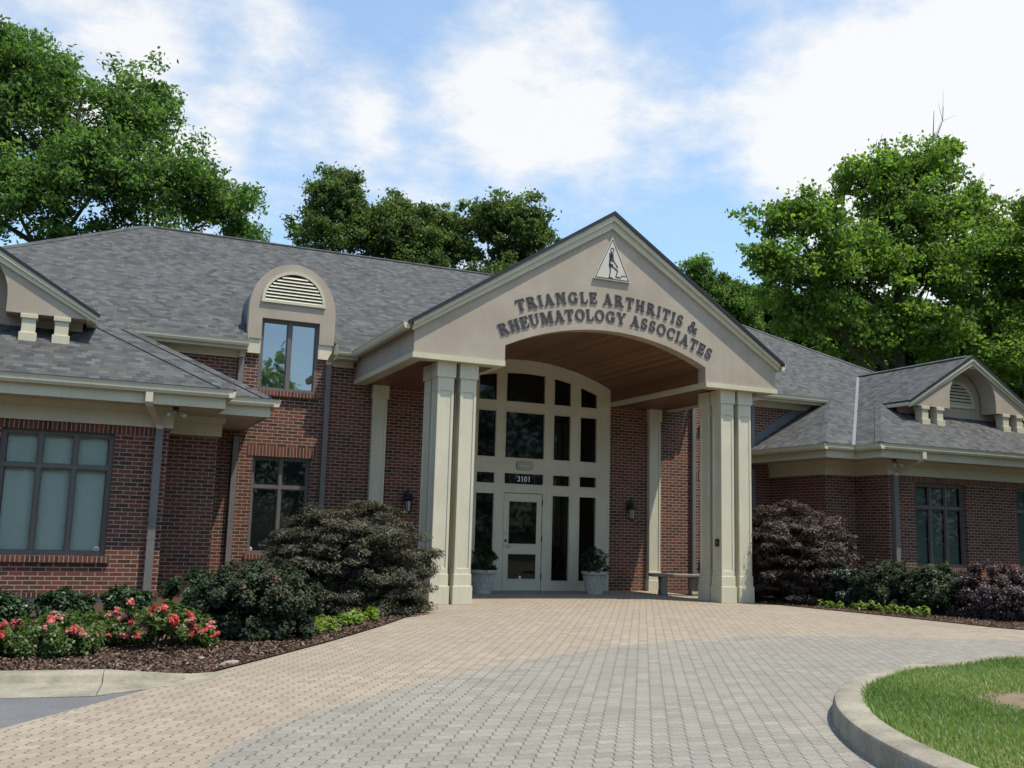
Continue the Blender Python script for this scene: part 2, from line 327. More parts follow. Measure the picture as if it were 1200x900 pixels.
# ------------------------------------------------------------------ mesh helpers
class MB:
    def __init__(s, sx=1): s.v = []; s.f = []; s.sx = sx
    def add(s, vs, fs):
        b = len(s.v); s.v += [(s.sx*x, y, z) for x, y, z in vs]
        s.f += [tuple(b+i for i in (f if s.sx > 0 else f[::-1])) for f in fs]
    def box(s, x0, x1, y0, y1, z0, z1):
        s.add([(x0, y0, z0), (x1, y0, z0), (x1, y1, z0), (x0, y1, z0), (x0, y0, z1), (x1, y0, z1), (x1, y1, z1), (x0, y1, z1)],
              [(3, 2, 1, 0), (4, 5, 6, 7), (0, 1, 5, 4), (1, 2, 6, 5), (2, 3, 7, 6), (3, 0, 4, 7)])
    def prism(s, poly, y0, y1):                        # poly in (x, z), extruded along y
        n = len(poly)
        s.add([(x, y0, z) for x, z in poly]+[(x, y1, z) for x, z in poly], [tuple(range(n)), tuple(range(2*n-1, n-1, -1))]+[(i, i+n, (i+1) % n+n, (i+1) % n) for i in range(n)])
    def prismx(s, poly, x0, x1):                       # poly in (y, z), extruded along x
        n = len(poly)
        s.add([(x0, y, z) for y, z in poly]+[(x1, y, z) for y, z in poly], [tuple(range(n)), tuple(range(2*n-1, n-1, -1))]+[(i, i+n, (i+1) % n+n, (i+1) % n) for i in range(n)])
    def slab(s, pts, th, off=(0, 0, -1)):              # polygon in space with a thickness
        n = len(pts); o = Vector(off)*th
        s.add([tuple(p) for p in pts]+[tuple(Vector(p)+o) for p in pts], [tuple(range(n)), tuple(range(2*n-1, n-1, -1))]+[(i, i+n, (i+1) % n+n, (i+1) % n) for i in range(n)])
    def strip(s, a, b, c, d):                          # quad prism strip between lists of points: a front-out b front-in c back-in d back-out
        n = len(a); vs = a+b+c+d; fs = []
        for i in range(n-1):
            for p, q in ((0, 1), (1, 2), (2, 3), (3, 0)): fs.append((p*n+i, p*n+i+1, q*n+i+1, q*n+i))
        fs += [(0, n, 2*n, 3*n), (n-1, 4*n-1, 3*n-1, 2*n-1)]
        s.add(vs, fs)
    def tube(s, path, rad, n=8, caps=True):
        path = [Vector(p) for p in path]; m = len(path); rad = rad if isinstance(rad, (list, tuple)) else [rad]*m
        ref = None; vs = []
        for i, p in enumerate(path):
            d = (path[min(i+1, m-1)]-path[max(i-1, 0)]).normalized()
            if ref is None: ref = d.orthogonal().normalized()
            ref = (ref-d*ref.dot(d)).normalized() if (ref-d*ref.dot(d)).length > 1e-6 else d.orthogonal().normalized()
            b = d.cross(ref)
            for k in range(n):
                a = 2*math.pi*k/n; vs.append(tuple(p+(ref*math.cos(a)+b*math.sin(a))*rad[i]))
        fs = [(i*n+k, i*n+(k+1) % n, (i+1)*n+(k+1) % n, (i+1)*n+k) for i in range(m-1) for k in range(n)]
        if caps: fs += [tuple(range(n-1, -1, -1)), tuple(range((m-1)*n, m*n))]
        s.add(vs, fs)
    def rtube(s, path, wx, wy):                        # rectangular downspout: path of points, half widths in x and y
        vs = [];
        for p in path:
            x, y, z = p; vs += [(x-wx, y-wy, z), (x+wx, y-wy, z), (x+wx, y+wy, z), (x-wx, y+wy, z)]
        m = len(path); fs = [(i*4+k, i*4+(k+1) % 4, (i+1)*4+(k+1) % 4, (i+1)*4+k) for i in range(m-1) for k in range(4)]
        s.add(vs, fs+[(3, 2, 1, 0), tuple(range(4*m-4, 4*m))])
    def lathe(s, prof, c=(0, 0, 0), n=24, sy=1.):
        m = len(prof); vs = [(c[0]+r*math.cos(2*math.pi*k/n), c[1]+sy*r*math.sin(2*math.pi*k/n), c[2]+z) for r, z in prof for k in range(n)]
        s.add(vs, [(i*n+k, i*n+(k+1) % n, (i+1)*n+(k+1) % n, (i+1)*n+k) for i in range(m-1) for k in range(n)]+[tuple(range(n-1, -1, -1)), tuple(range((m-1)*n, m*n))])
    def ball(s, c, r, n=8, m=6, sq=(1, 1, 1)):
        vs = [(c[0]+sq[0]*r*math.sin(math.pi*i/m)*math.cos(2*math.pi*k/n), c[1]+sq[1]*r*math.sin(math.pi*i/m)*math.sin(2*math.pi*k/n), c[2]+sq[2]*r*math.cos(math.pi*i/m)) for i in range(1, m) for k in range(n)]
        top = len(vs); vs += [(c[0], c[1], c[2]+sq[2]*r), (c[0], c[1], c[2]-sq[2]*r)]
        fs = [(i*n+k, (i+1)*n+k, (i+1)*n+(k+1) % n, i*n+(k+1) % n) for i in range(m-2) for k in range(n)]
        fs += [(top, k, (k+1) % n) for k in range(n)]+[(top+1, (m-2)*n+(k+1) % n, (m-2)*n+k) for k in range(n)]
        s.add(vs, fs)
    def build(s, name, material, parent=None, label=None, smooth=False, bevel=0., recalc=True):
        me = bpy.data.meshes.new(name); me.from_pydata(s.v, [], s.f); me.update()
        if recalc:
            bm = bmesh.new(); bm.from_mesh(me); bmesh.ops.recalc_face_normals(bm, faces=bm.faces); bm.to_mesh(me); bm.free()
        uv_by_normal(me)
        me.materials.append(MATS[material])
        if smooth:
            me.polygons.foreach_set('use_smooth', [True]*len(me.polygons))
            try: me.set_sharp_from_angle(angle=R(40))
            except Exception: pass
        o = bpy.data.objects.new(name, me); COL.objects.link(o)
        if parent: o.parent = parent
        if label: o['label'] = label
        if bevel:
            b = o.modifiers.new('bevel', 'BEVEL'); b.width = bevel; b.segments = 2; b.limit_method = 'ANGLE'; b.angle_limit = R(50)
        return o
def uv_by_normal(me):
    uv = me.uv_layers.new(name='UVMap'); nl = len(me.loops)
    out = np.zeros((nl, 2))
    for p in me.polygons:
        n = p.normal
        if abs(n.z) > .999: tx, ty = Vector((1, 0, 0)), Vector((0, 1, 0))
        else:
            tx = Vector((-n.y, n.x, 0)).normalized()
            if abs(tx.x) > abs(tx.y): tx = tx if tx.x > 0 else -tx
            else: tx = tx if tx.y > 0 else -tx
            ty = n.cross(tx); ty = ty if ty.z > 0 else -ty
        for li in p.loop_indices:
            co = me.vertices[me.loops[li].vertex_index].co; out[li] = (co.dot(tx), co.dot(ty))
    uv.data.foreach_set('uv', out.ravel())
def empty(name, loc, label, cat, group=None, rz=0.):
    o = bpy.data.objects.new(name, None); COL.objects.link(o); o.location = loc; o.rotation_euler = (0, 0, rz); o.empty_display_size = .3
    o['label'] = label; o['category'] = cat
    if group: o['group'] = group
    return o
def tag(o, label, cat, group=None, kind=None):
    if label: o['label'] = label
    if cat: o['category'] = cat
    if group: o['group'] = group
    if kind: o['kind'] = kind
    return o

# ------------------------------------------------------------------ the ground
def arcpts(cx, cy, r, a0, a1, n): return [(cx+r*math.cos(R(a0+(a1-a0)*i/n)), cy+r*math.sin(R(a0+(a1-a0)*i/n))) for i in range(n+1)]
def spline(pts, k=6):
    P = [Vector((*p, 0)) for p in pts]; P = [P[0]*2-P[1]]+P+[P[-1]*2-P[-2]]; out = []
    for i in range(1, len(P)-2):
        a, b, c, d = P[i-1], P[i], P[i+1], P[i+2]
        for j in range(k):
            u = j/k; out.append(.5*((2*b)+(c-a)*u+(2*a-5*b+4*c-d)*u*u+(3*b-a-3*c+d)*u**3))
    out.append(P[-2]); return [(p.x, p.y) for p in out]
def sheet(name, pts, z, m):
    g = MB(); g.add([(x, y, z) for x, y in pts], [tuple(range(len(pts)))])
    o = g.build(name, m); 
    if o.data.polygons[0].normal.z < 0: o.data.flip_normals()
    o['kind'] = 'structure'; return o
sheet('ground', [(-3000, -3000), (3000, -3000), (3000, 3000), (-3000, 3000)], -.14, 'lawn_soil')
LEFT_EDGE = spline([(-3.80, -3.9), (-3.95, -4.8), (-4.47, -5.81), (-5.25, -7.1), (-6.19, -8.52), (-6.85, -9.45), (-7.47, -10.29), (-8.26, -11.33), (-8.85, -12.15), (-9.5, -13.05)])
RIGHT_EDGE = spline([(3.50, -3.6), (3.62, -4.4), (3.74, -5.28), (3.94, -6.74), (4.04, -7.9), (4.25, -9.2), (5.4, -10.6), (7.2, -12.2), (8.6, -14.5), (9.1, -17.5)])
tan_poly = [(-3.80, 0.6)]+LEFT_EDGE+[(-10.3, -15.), (-10.7, -17.5), (-10.6, -20.), (-11.5, -26), (9.1, -26)]+RIGHT_EDGE[::-1]+[(3.50, .6)]
sheet('paved_forecourt', tan_poly, 0., 'paver_tan')
INNER = spline([(-9.6, -18.), (-9.25, -16.2), (-8.46, -14.36), (-7.83, -13.36), (-7.2, -12.7), (-6.11, -11.71), (-4.56, -10.58), (-2.7, -9.62), (-.8, -9.25), (.93, -9.62), (2.64, -10.46), (4.4, -11.8), (6., -13.6), (7., -16.), (7.2, -18.5)])
sheet('paved_drive', INNER+[(7.2, -26), (-9.6, -26)], .004, 'paver_grey')
sheet('asphalt_parking', [(-8.6, -11.2), (-60, -11.2), (-60, -60), (9, -60), (9, -24)] + [(-8.6, -24)], -.01, 'asphalt')
# mulch beds: gently domed grids
rng = np.random.default_rng(5)
def bed(name, poly, zc):
    g = bmesh.new(); vs = [g.verts.new((x, y, zc)) for x, y in poly]; g.faces.new(vs)
    bmesh.ops.triangulate(g, faces=g.faces); bmesh.ops.subdivide_edges(g, edges=g.edges, cuts=3, use_grid_fill=True)
    me = bpy.data.meshes.new(name); g.to_mesh(me); g.free(); uv_by_normal(me); me.materials.append(MATS['mulch'])
    if me.polygons[0].normal.z < 0: me.flip_normals()
    o = bpy.data.objects.new(name, me); COL.objects.link(o); o['kind'] = 'structure'; return o
bed_left = [(-18, .5), (-3.7, .5), (-3.78, -3.9)]+LEFT_EDGE[1:44]+[(-8.15, -11.2), (-8.7, -11.12), (-18, -11.08)]
bed('mulch_bed', bed_left, .012)
bed_right = [(18, .5), (3.46, .5)]+RIGHT_EDGE+[(18, -17.5)]
bed('mulch_bed', bed_right, .012)
# mulch chips, uncountable
def inside(poly, x, y):
    poly = np.array(poly); n = len(poly); c = np.zeros(len(x), bool); j = n-1
    for i in range(n):
        xi, yi = poly[i]; xj, yj = poly[j]
        c ^= ((yi > y) != (yj > y)) & (x < (xj-xi)*(y-yi)/(yj-yi+1e-12)+xi); j = i
    return c
def quads_obj(name, V, tint, material, parent=None):
    """V: (n,4,3) quads"""
    n = len(V); me = bpy.data.meshes.new(name)
    me.vertices.add(n*4); me.vertices.foreach_set('co', np.ascontiguousarray(V, np.float32).ravel())
    me.loops.add(n*4); me.loops.foreach_set('vertex_index', np.arange(n*4, dtype=np.int32))
    me.polygons.add(n); me.polygons.foreach_set('loop_start', np.arange(0, n*4, 4, dtype=np.int32)); me.polygons.foreach_set('loop_total', np.full(n, 4, np.int32))
    me.update(calc_edges=True)
    a = me.attributes.new('tint', 'FLOAT', 'FACE'); a.data.foreach_set('value', np.clip(tint, 0, 1).astype(np.float32))
    me.materials.append(MATS[material])
    o = bpy.data.objects.new(name, me); COL.objects.link(o)
    if parent: o.parent = parent
    return o
def unit(a): return a/np.maximum(np.linalg.norm(a, axis=-1, keepdims=True), 1e-9)
def leaf_quads(rng, C, L, Wd, upbias=.5, N=None, droop=0., Dflat=1., free=False):
    """diamond leaves at centres C: random orientation, normals pulled up (and towards N)"""
    n = len(C); nr = rng.normal(size=(n, 3)); nr[:, 2] = nr[:, 2] if free else np.abs(nr[:, 2])+upbias
    if N is not None: nr = unit(nr)+N
    nr = unit(nr); d = rng.normal(size=(n, 3)); d[:, 2] = d[:, 2]*Dflat-droop; d = unit(d-nr*(d*nr).sum(1, keepdims=True)); s = np.cross(nr, d)
    l = (L*rng.uniform(.65, 1.3, n))[:, None]; wv = (Wd*rng.uniform(.7, 1.25, n))[:, None]
    fold = nr*wv*.18
    return np.stack([C-d*l*.5, C-s*wv*.5+fold+d*l*.05, C+d*l*.5-nr*l*.08, C+s*wv*.5+fold+d*l*.05], 1)
def chips(poly, n, box):
    x = rng.uniform(box[0], box[1], n); y = rng.uniform(box[2], box[3], n); k = inside(poly, x, y); x, y = x[k], y[k]
    C = np.stack([x, y, .018+rng.uniform(0, .016, len(x))], 1)
    Q = leaf_quads(rng, C, .05, .018, 1.2, Dflat=.4); return Q
Q = np.concatenate([chips(bed_left, 42000, (-10.6, -3.8, -11.2, -6)), chips(bed_left, 9000, (-6.5, -3.8, -7, -3.5)), chips(bed_right, 12000, (3.5, 9, -10, -3.2))])
o = quads_obj('mulch_chips', Q, rng.beta(1.6, 2.2, len(Q)), 'mulch_chip'); tag(o, 'brown wood mulch chips strewn over the planting beds', 'mulch', kind='stuff')
# kerbs
def kerb(name, prof, path, label):
    """prof: (offset to the left of travel, z)"""
    g = MB(); n = len(path); m = len(prof(0) if callable(prof) else prof); vs = []
    for i, p in enumerate(path):
        p = Vector((*p, 0)); d = (Vector((*path[min(i+1, n-1)], 0))-Vector((*path[max(i-1, 0)], 0))).normalized(); l = Vector((-d.y, d.x, 0))
        pr = prof(i/(n-1)) if callable(prof) else prof
        vs += [(p.x+l.x*o, p.y+l.y*o, z) for o, z in pr]
    fs = [(i*m+k, i*m+k+1, (i+1)*m+k+1, (i+1)*m+k) for i in range(n-1) for k in range(m-1)]+[tuple(range(m)), tuple(range(n*m-1, (n-1)*m-1, -1))]
    g.add(vs, fs); o = g.build(name, 'concrete', smooth=True); o['kind'] = 'structure'; return o
kerb('kerb', [(-.75, -.2), (-.75, -.004), (-.225, .004), (-.205, .02), (-.19, .06), (-.165, .08), (-.12, .088), (0, .085), (.02, -.2)], [(-30, -11.06), (-20, -11.06), (-9.6, -11.06), (-8.82, -11.15)], 'concrete kerb')
kerb('kerb', lambda u: [(-.72*(1-u)-.03, -.2), (-.72*(1-u)-.03, .002), (-.225*(1-u)-.02, .006), (-.205*(1-u)-.018, .014*(1-u)+.008), (-.19*(1-u)-.015, .052*(1-u)+.008), (-.165*(1-u)-.01, .071*(1-u)+.009), (-.12*(1-u)-.005, .078*(1-u)+.01), (0, .075*(1-u)+.01), (.02, -.2)], spline([(-8.815, -11.15), (-8.5, -11.18), (-8.2, -11.17), (-7.9, -10.95)], 5), 'tapering kerb end')
ICX, ICY, IR = -.5, -17.35, 4.72
g = MB(); n = 160; prof = [(0.03, -.1), (.015, .11), (0, .14), (-.03, .153), (-.19, .153), (-.215, .135), (-.225, -.1)]; m = len(prof); vs = []
for i in range(n):
    a = 2*math.pi*i/n
    for o_, z in prof: vs.append((ICX+(IR+o_)*math.cos(a), ICY+(IR+o_)*math.sin(a), z))
g.add(vs, [(i*m+k, i*m+(k+1) % m, ((i+1) % n)*m+(k+1) % m, ((i+1) % n)*m+k) for i in range(n) for k in range(m)])
g.build('kerb', 'concrete', smooth=True)['kind'] = 'structure'
sheet('island_soil', arcpts(ICX, ICY, IR-.2, 0, 357, 100), .115, 'bare_soil')
# grass on the island
def grass():
    rg = np.random.default_rng(11); n = 130000
    th = rg.uniform(R(55), R(200), n); rr = (IR-.20)*np.sqrt(rg.uniform(.12, 1, n)); x = ICX+rr*np.cos(th); y = ICY+rr*np.sin(th)
    bare = ((x-(-2.38))/.62)**2+((y-(-14.75))/.62)**2 < rg.uniform(.4, 1.2, n); k = ~bare; x, y = x[k], y[k]; n = len(x)
    pd_ = np.hypot((x+2.38)/.95, (y+14.85)/.95); h = np.clip(pd_, .3, 1)*rg.uniform(.025, .058, n)*(1+.35*np.sin(x*3.1)*np.cos(y*2.7)); a = rg.uniform(0, 2*np.pi, n); lean = rg.uniform(.1, .75, n)*h
    edge = np.hypot(x-ICX, y-ICY) > IR-.27; h[edge] *= 1.2
    B = np.stack([x, y, np.full(n, .115)], 1); dx = np.stack([np.cos(a), np.sin(a), 0*a], 1); ld = np.stack([np.cos(a+1.3), np.sin(a+1.3), 0*a], 1)
    wv = rg.uniform(.003, .006, n)[:, None]
    mid = B+ld*(lean*.35)[:, None]+np.array([0, 0, 1])*(h*.6)[:, None]; tip = B+ld*lean[:, None]+np.array([0, 0, 1])*h[:, None]
    Q = np.stack([B-dx*wv, B+dx*wv, mid+dx*wv*.7, tip], 1)
    o = quads_obj('island_grass', Q, rg.beta(2, 2.2, n)+.15*np.sin(x*1.7+y), 'grass'); tag(o, 'mown green grass filling the kerbed round island', 'grass', kind='stuff')
grass()
# few weeds of ground litter: pale rock and cut stone in the left bed
g = MB(); g.ball((0, 0, .02), .5, 10, 7, (.30, .07, .06))
o = g.build('rock', 'stone', smooth=True); o.location = (-7.75, -10.55, 0); o.rotation_euler = (0, 0, .75); tag(o, 'long pale stone lying in the mulch near the paving edge', 'rock')
g = MB(); g.ball((0, 0, .015), .5, 8, 6, (.08, .06, .055))
o = g.build('rock', 'stone', smooth=True); o.location = (-7.95, -10.15, 0); tag(o, 'small pale grey stone in the mulch below the flowering roses', 'rock')
# ------------------------------------------------------------------ the clinic building
BLD = empty('clinic_building', (0, 0, 0), 'red brick clinic with grey shingle roofs and a cream columned entrance portico', 'building')
SL = .6                                                    # slope of the main and wing roofs
def zmain(y): return 3.4+SL*(y+2.9)
def grid_wall(g, P0, ux, nx, u0, u1, z0, z1, holes, depth):
    """wall face with openings and reveals; P0 point, ux direction along, nx outward normal"""
    us = sorted({u0, u1}|{h[0] for h in holes}|{h[1] for h in holes}); zs = sorted({z0, z1}|{h[2] for h in holes}|{h[3] for h in holes})
    pt = lambda u, z, d=0.: (P0[0]+ux[0]*u-nx[0]*d, P0[1]+ux[1]*u-nx[1]*d, z)
    for a, b in zip(us, us[1:]):
        for c, d in zip(zs, zs[1:]):
            um, zm = (a+b)/2, (c+d)/2
            if any(h[0] < um < h[1] and h[2] < zm < h[3] for h in holes): continue
            g.add([pt(a, c), pt(b, c), pt(b, d), pt(a, d)], [(0, 1, 2, 3)])
    for h in holes:
        a, b, c, d = h
        for p, q in (((a, c), (a, d)), ((a, d), (b, d)), ((b, d), (b, c)), ((b, c), (a, c))):
            if p[1] == q[1] and p[1] >= z1-.001: continue
            g.add([pt(*p), pt(*q), pt(*q, depth), pt(*p, depth)], [(0, 1, 2, 3)])
LOW = (4.78, 5.94, .70, 2.64); UPP = (4.77, 5.95, 3.97, 5.44)
ARCH_W, ZS, ZA = 2.195, 4.637, 5.139
AR = (ARCH_W**2+(ZA-ZS)**2)/(2*(ZA-ZS))
def arcz(x, off=0.): return ZA-AR+math.sqrt(max((AR+off)**2-x*x, 0))
# --- brick shell
g = MB()
holes = []
for s in (-1, 1):
    for h in (LOW, UPP):
        a, b = sorted((s*h[0], s*h[1])); holes.append((a, b, h[2], min(h[3], 4.78)))
holes.append((-ARCH_W, ARCH_W, -.3, 4.6))
grid_wall(g, (0, 0), (1, 0), (0, -1), -8.5, 8.5, -.3, 4.78, holes, .25)
g.build('brick_wall', 'brick', BLD, recalc=False)
BAYWIN = (8.62, 10.25, .72, 2.66); BAYWIN2 = (11.95, 13.58, .72, 2.66)
for s in (-1, 1):
    g = MB(s)
    grid_wall(g, (0, -1.98), (1, 0), (0, -1), 6.89, 7.80, -.3, 2.9, [], .1)
    grid_wall(g, (6.89, 0), (0, 1), (-1, 0), -1.98, .05, -.3, 3.0, [], .1)
    grid_wall(g, (7.80, 0), (0, 1), (-1, 0), -3.0, -1.98, -.3, 2.9, [], .1)
    grid_wall(g, (0, -3.0), (1, 0), (0, -1), 7.80, 14.6, .16 if s < 0 else -.3, 2.9, [BAYWIN, BAYWIN2], .2)
    grid_wall(g, (14.6, 0), (0, 1), (1, 0), -3.0, -1.98, -.3, 2.9, [], .1)
    grid_wall(g, (0, -1.98), (1, 0), (0, -1), 14.6, 16.26, -.3, 2.9, [], .1)
    grid_wall(g, (16.26, 0), (0, 1), (1, 0), -1.98, 14.2, -.3, 2.9, [], .1)
    g.build('brick_wall', 'brick', BLD, recalc=False)
g = MB(); grid_wall(g, (0, 14.2), (1, 0), (0, 1), -16.26, 16.26, -.3, 2.9, [], .1); g.build('brick_wall', 'brick', BLD, recalc=False)
g = MB(); g.box(-14.6, -7.81, -2.985, -2.5, -.4, .085); g.build('foundation', 'foundation', BLD)
g = MB(); g.box(-14.61, -7.79, -3.02, -2.9, .086, .158); g.build('brick_sill_course', 'brick_soldier', BLD)

# --- windows
def window(x0, x1, z0, z1, y, cols, rails, fw_, glassm, s=1, blind=False, sill=True, lintel=True, recess=.09, stick=None, mull=.055):
    """frame mesh with pane(s), sill, lintel as sub-parts"""
    a, b = sorted((s*x0, s*x1)); yf = y+recess
    f = MB(); t_ = fw_
    f.box(a, a+t_, yf, yf+.08, z0, z1); f.box(b-t_, b, yf, yf+.08, z0, z1); f.box(a+t_, b-t_, yf, yf+.08, z1-t_, z1); f.box(a+t_, b-t_, yf, yf+.08, z0, z0+t_)
    xs = [a+t_+(b-a-2*t_)*i/cols for i in range(cols+1)]
    zr = sorted(rails)
    for x in xs[1:-1]: f.box(x-mull/2, x+mull/2, yf+.004, yf+.078, z0+t_, z1-t_)
    for z in zr:
        for i in range(cols):
            f.box(xs[i]+(mull/2 if i else 0), xs[i+1]-(mull/2 if i < cols-1 else 0), yf+.002, yf+.076, z-mull/2, z+mull/2)
    # thin sash lines
    zb = [z0+t_]+[z+mull/2*q for z in zr for q in (-1, 1)]+[z1-t_]
    for i in range(cols):
        xa = xs[i]+(mull/2 if i else 0); xb = xs[i+1]-(mull/2 if i < cols-1 else 0)
        for k in range(0, len(zb), 2):
            za, zc = zb[k], zb[k+1]; q = .022
            f.box(xa, xa+q, yf+.03, yf+.06, za, zc); f.box(xb-q, xb, yf+.03, yf+.06, za, zc); f.box(xa+q, xb-q, yf+.03, yf+.06, za, za+q); f.box(xa+q, xb-q, yf+.03, yf+.06, zc-q, zc)
    fr = f.build('window', 'window_frame', BLD)
    p = MB(); p.add([(a+t_, yf+.05, z0+t_), (b-t_, yf+.05, z0+t_), (b-t_, yf+.05, z1-t_), (a+t_, yf+.05, z1-t_)], [(0, 1, 2, 3)])
    p.build('pane', glassm, fr, recalc=False)
    bk = MB(); bk.add([(a, yf+.16, z0), (b, yf+.16, z0), (b, yf+.16, z1), (a, yf+.16, z1)], [(0, 1, 2, 3)])
    if blind:
        bk = MB(); n_ = cols
        for i in range(n_): bk.box(xs[i]+.03, xs[i+1]-.03, yf+.115, yf+.118, z0+.04, z1-.03)
        bk.build('blind', 'blind' if s < 0 else 'blind_shaded', fr)
        bk = MB(); bk.box(a-.15, b+.15, y+.25, y+.27, z0-.15, z1+.25)
        bk.build('room_backing', 'dark_opening', fr)
    if sill:
        q = MB(); q.box(a-.06, b+.06, y-.045, y+.1, z0-.10, z0-.003); q.build('sill', 'brick_soldier', fr)
    if lintel:
        q = MB(); q.box(a-.12, b+.12, y-.008, y+.05, z1+.003, z1+.205); q.build('lintel', 'brick_soldier', fr)
    if stick:
        q = MB(); sx_, sz_ = stick; pts = [(sx_+.045*math.cos(i*math.pi/4+math.pi/8), sz_+.045*math.sin(i*math.pi/4+math.pi/8)) for i in range(8)]
        q.prism(pts, yf+.040, yf+.045); q.build('alarm_sticker', 'white_digit', fr)
        q = MB(); q.box(sx_-.03, sx_+.03, yf+.037, yf+.0395, sz_-.012, sz_+.006); q.build('sticker_band', 'petal_coral', fr)
    return fr
for s in (-1, 1):
    window(*LOW, 0, 2, [2.03], .05, 'glass_dark', s, stick=(-5.86, .80) if s < 0 else None)
    window(BAYWIN[0], BAYWIN[1], BAYWIN[2], BAYWIN[3], -3.0, 3, [2.10], .06, 'glass_clear', s, blind=True, lintel=False, stick=(-8.75, .83) if s < 0 else None)
    window(BAYWIN2[0], BAYWIN2[1], BAYWIN2[2], BAYWIN2[3], -3.0, 3, [2.10], .06, 'glass_clear', s, blind=True, lintel=False)
    q = MB(s); q.box(7.9, 14.5, -3.004, -2.97, 2.66, 2.80); q.build('soldier_course', 'brick_soldier', BLD)

# --- roofs
g = MB(); TH = .05
mz = lambda p: (p[0], p[1], zmain(p[1]))
outline = [(-8, 6.1), (8, 6.1), (17.0, -2.9), (15.5, -2.9), (11.2, 1.4), (6.9, -2.9), (6.06, -2.9), (8.5, -.46), (6.24, -.46), (6.24, .3), (4.44, .3), (4.44, -.46), (4.04, -.46), (3.2, .42), (-3.2, .42), (-4.04, -.46), (-4.44, -.46), (-4.44, .3), (-6.24, .3), (-6.24, -.46), (-8.5, -.46), (-6.06, -2.9), (-6.9, -2.9), (-11.2, 1.4), (-15.5, -2.9), (-17, -2.9)]
g.slab([mz(p) for p in outline][::-1], TH)
roof = g.build('roof', 'shingle', BLD)
g = MB(); z0 = zmain(6.1)
g.slab([(-8, 6.1, z0), (-17, 15.1, 3.4), (17, 15.1, 3.4), (8, 6.1, z0)], TH)
for s in (-1, 1): g.slab([(s*8, 6.1, z0), (s*17, -2.9, 3.4), (s*17, 15.1, 3.4)], TH)
g.build('roof', 'shingle', BLD)
for s in (-1, 1):
    g = MB(s)
    zx = lambda x, y: (x, y, 3.4+SL*(x-6.06))
    g.slab([zx(6.06, -2.9), zx(6.06, .02), zx(8.5, .02), zx(8.5, -.46)], TH)
    zb = lambda x, y: (x, y, 3.4+SL*(x-6.9)); zc = lambda x, y: (x, y, 3.4+SL*(15.5-x))
    g.slab([zb(6.9, -3.73), zb(6.9, -2.9), zb(11.2, 1.4), zb(11.2, -2.55), zb(9.04, -2.55), zb(9.04, -1.59)], TH)
    g.slab([zc(15.5, -3.73), zc(13.36, -1.59), zc(13.36, -2.55), zc(11.2, -2.55), zc(11.2, 1.4), zc(15.5, -2.9)], TH)
    zs_ = lambda x, y: (x, y, 3.4+SL*(y+3.73))
    g.slab([zs_(6.9, -3.73), zs_(9.04, -1.59), zs_(13.36, -1.59), zs_(15.5, -3.73)], TH)
    g.build('roof', 'shingle', BLD)
    # ridge and hip caps, valley metal, flashing
    g = MB(s)
    def cap(a, b, w_=.13, up_=.022):
        a, b = Vector(a), Vector(b); d = (b-a).normalized(); a = a+d*.16; sd = Vector((-d.y, d.x, 0)).normalized(); dn = Vector((0, 0, -w_*.42))
        o_ = Vector((0, 0, up_))
        vs = [a+o_, b+o_, b+o_+sd*w_+dn, a+o_+sd*w_+dn, b+o_-sd*w_+dn, a+o_-sd*w_+dn]
        lo = Vector((0, 0, -.03))
        g.add([tuple(v) for v in vs]+[tuple(v+lo) for v in vs], [(0, 1, 2, 3), (1, 0, 5, 4), (3, 2, 8, 9), (4, 5, 11, 10), (0, 3, 9, 6), (5, 0, 6, 11)])
    cap(zs_(6.9, -3.73), zs_(9.04, -1.59)); cap((6.06, -2.9, 3.4), (8.5, -.46, 4.864)); cap((8, 6.1, z0), (17, -2.9, 3.4)); cap((11.2, -2.56, 3.4+SL*4.3), (11.2, 1.4, 3.4+SL*4.3))
    if s > 0: cap((-8, 6.1, z0), (8, 6.1, z0))
    g.build('ridge_cap', 'shingle', roof)
    g = MB(s); a, b = Vector((6.9, -2.9, 3.425)), Vector((11.1, 1.3, 3.425+SL*4.2)); wv = .026
    g.add([tuple(a+Vector((-wv, wv, 0))), tuple(a+Vector((wv, -wv, .0))), tuple(b+Vector((wv, -wv, .0))), tuple(b+Vector((-wv, wv, 0)))], [(0, 1, 2, 3)])
    g.build('valley_flashing', 'valley_metal', roof)
    g = MB(s); g.slab([(6.06, -.015, 3.42), (8.5, -.015, 4.884), (8.5, -.015, 5.02), (8.3, -.015, 5.02), (6.06, -.015, 3.62)], .006, (0, -1, 0)); g.build('wall_flashing', 'flashing', roof)

# --- eaves: gutters, fascias, soffits, frieze boards
def gutter_x(g, x0, x1, y, z):                             # gutter profile running along x, front at y, lip at z
    prof = [(y, z), (y+.015, z-.035), (y+.02, z-.08), (y+.045, z-.125), (y+.125, z-.125), (y+.125, z), (y+.110, z), (y+.110, z-.02), (y+.018, z-.02), (y+.012, z)]
    g.prismx(prof, x0, x1)
def gutter_y(g, y0, y1, x, z, side):                       # along y, front face towards side*x
    prof = [(0, z), (.015, z-.035), (.02, z-.08), (.045, z-.125), (.125, z-.125), (.125, z), (.110, z), (.110, z-.02), (.018, z-.02), (.012, z)]
    n = len(prof); X = [x-side*o for o, _ in prof]
    g.add([(xx, y0, zz_) for xx, (_, zz_) in zip(X, prof)]+[(xx, y1, zz_) for xx, (_, zz_) in zip(X, prof)], [tuple(range(n)), tuple(range(2*n-1, n-1, -1))]+[(i, i+n, (i+1) % n+n, (i+1) % n) for i in range(n)])
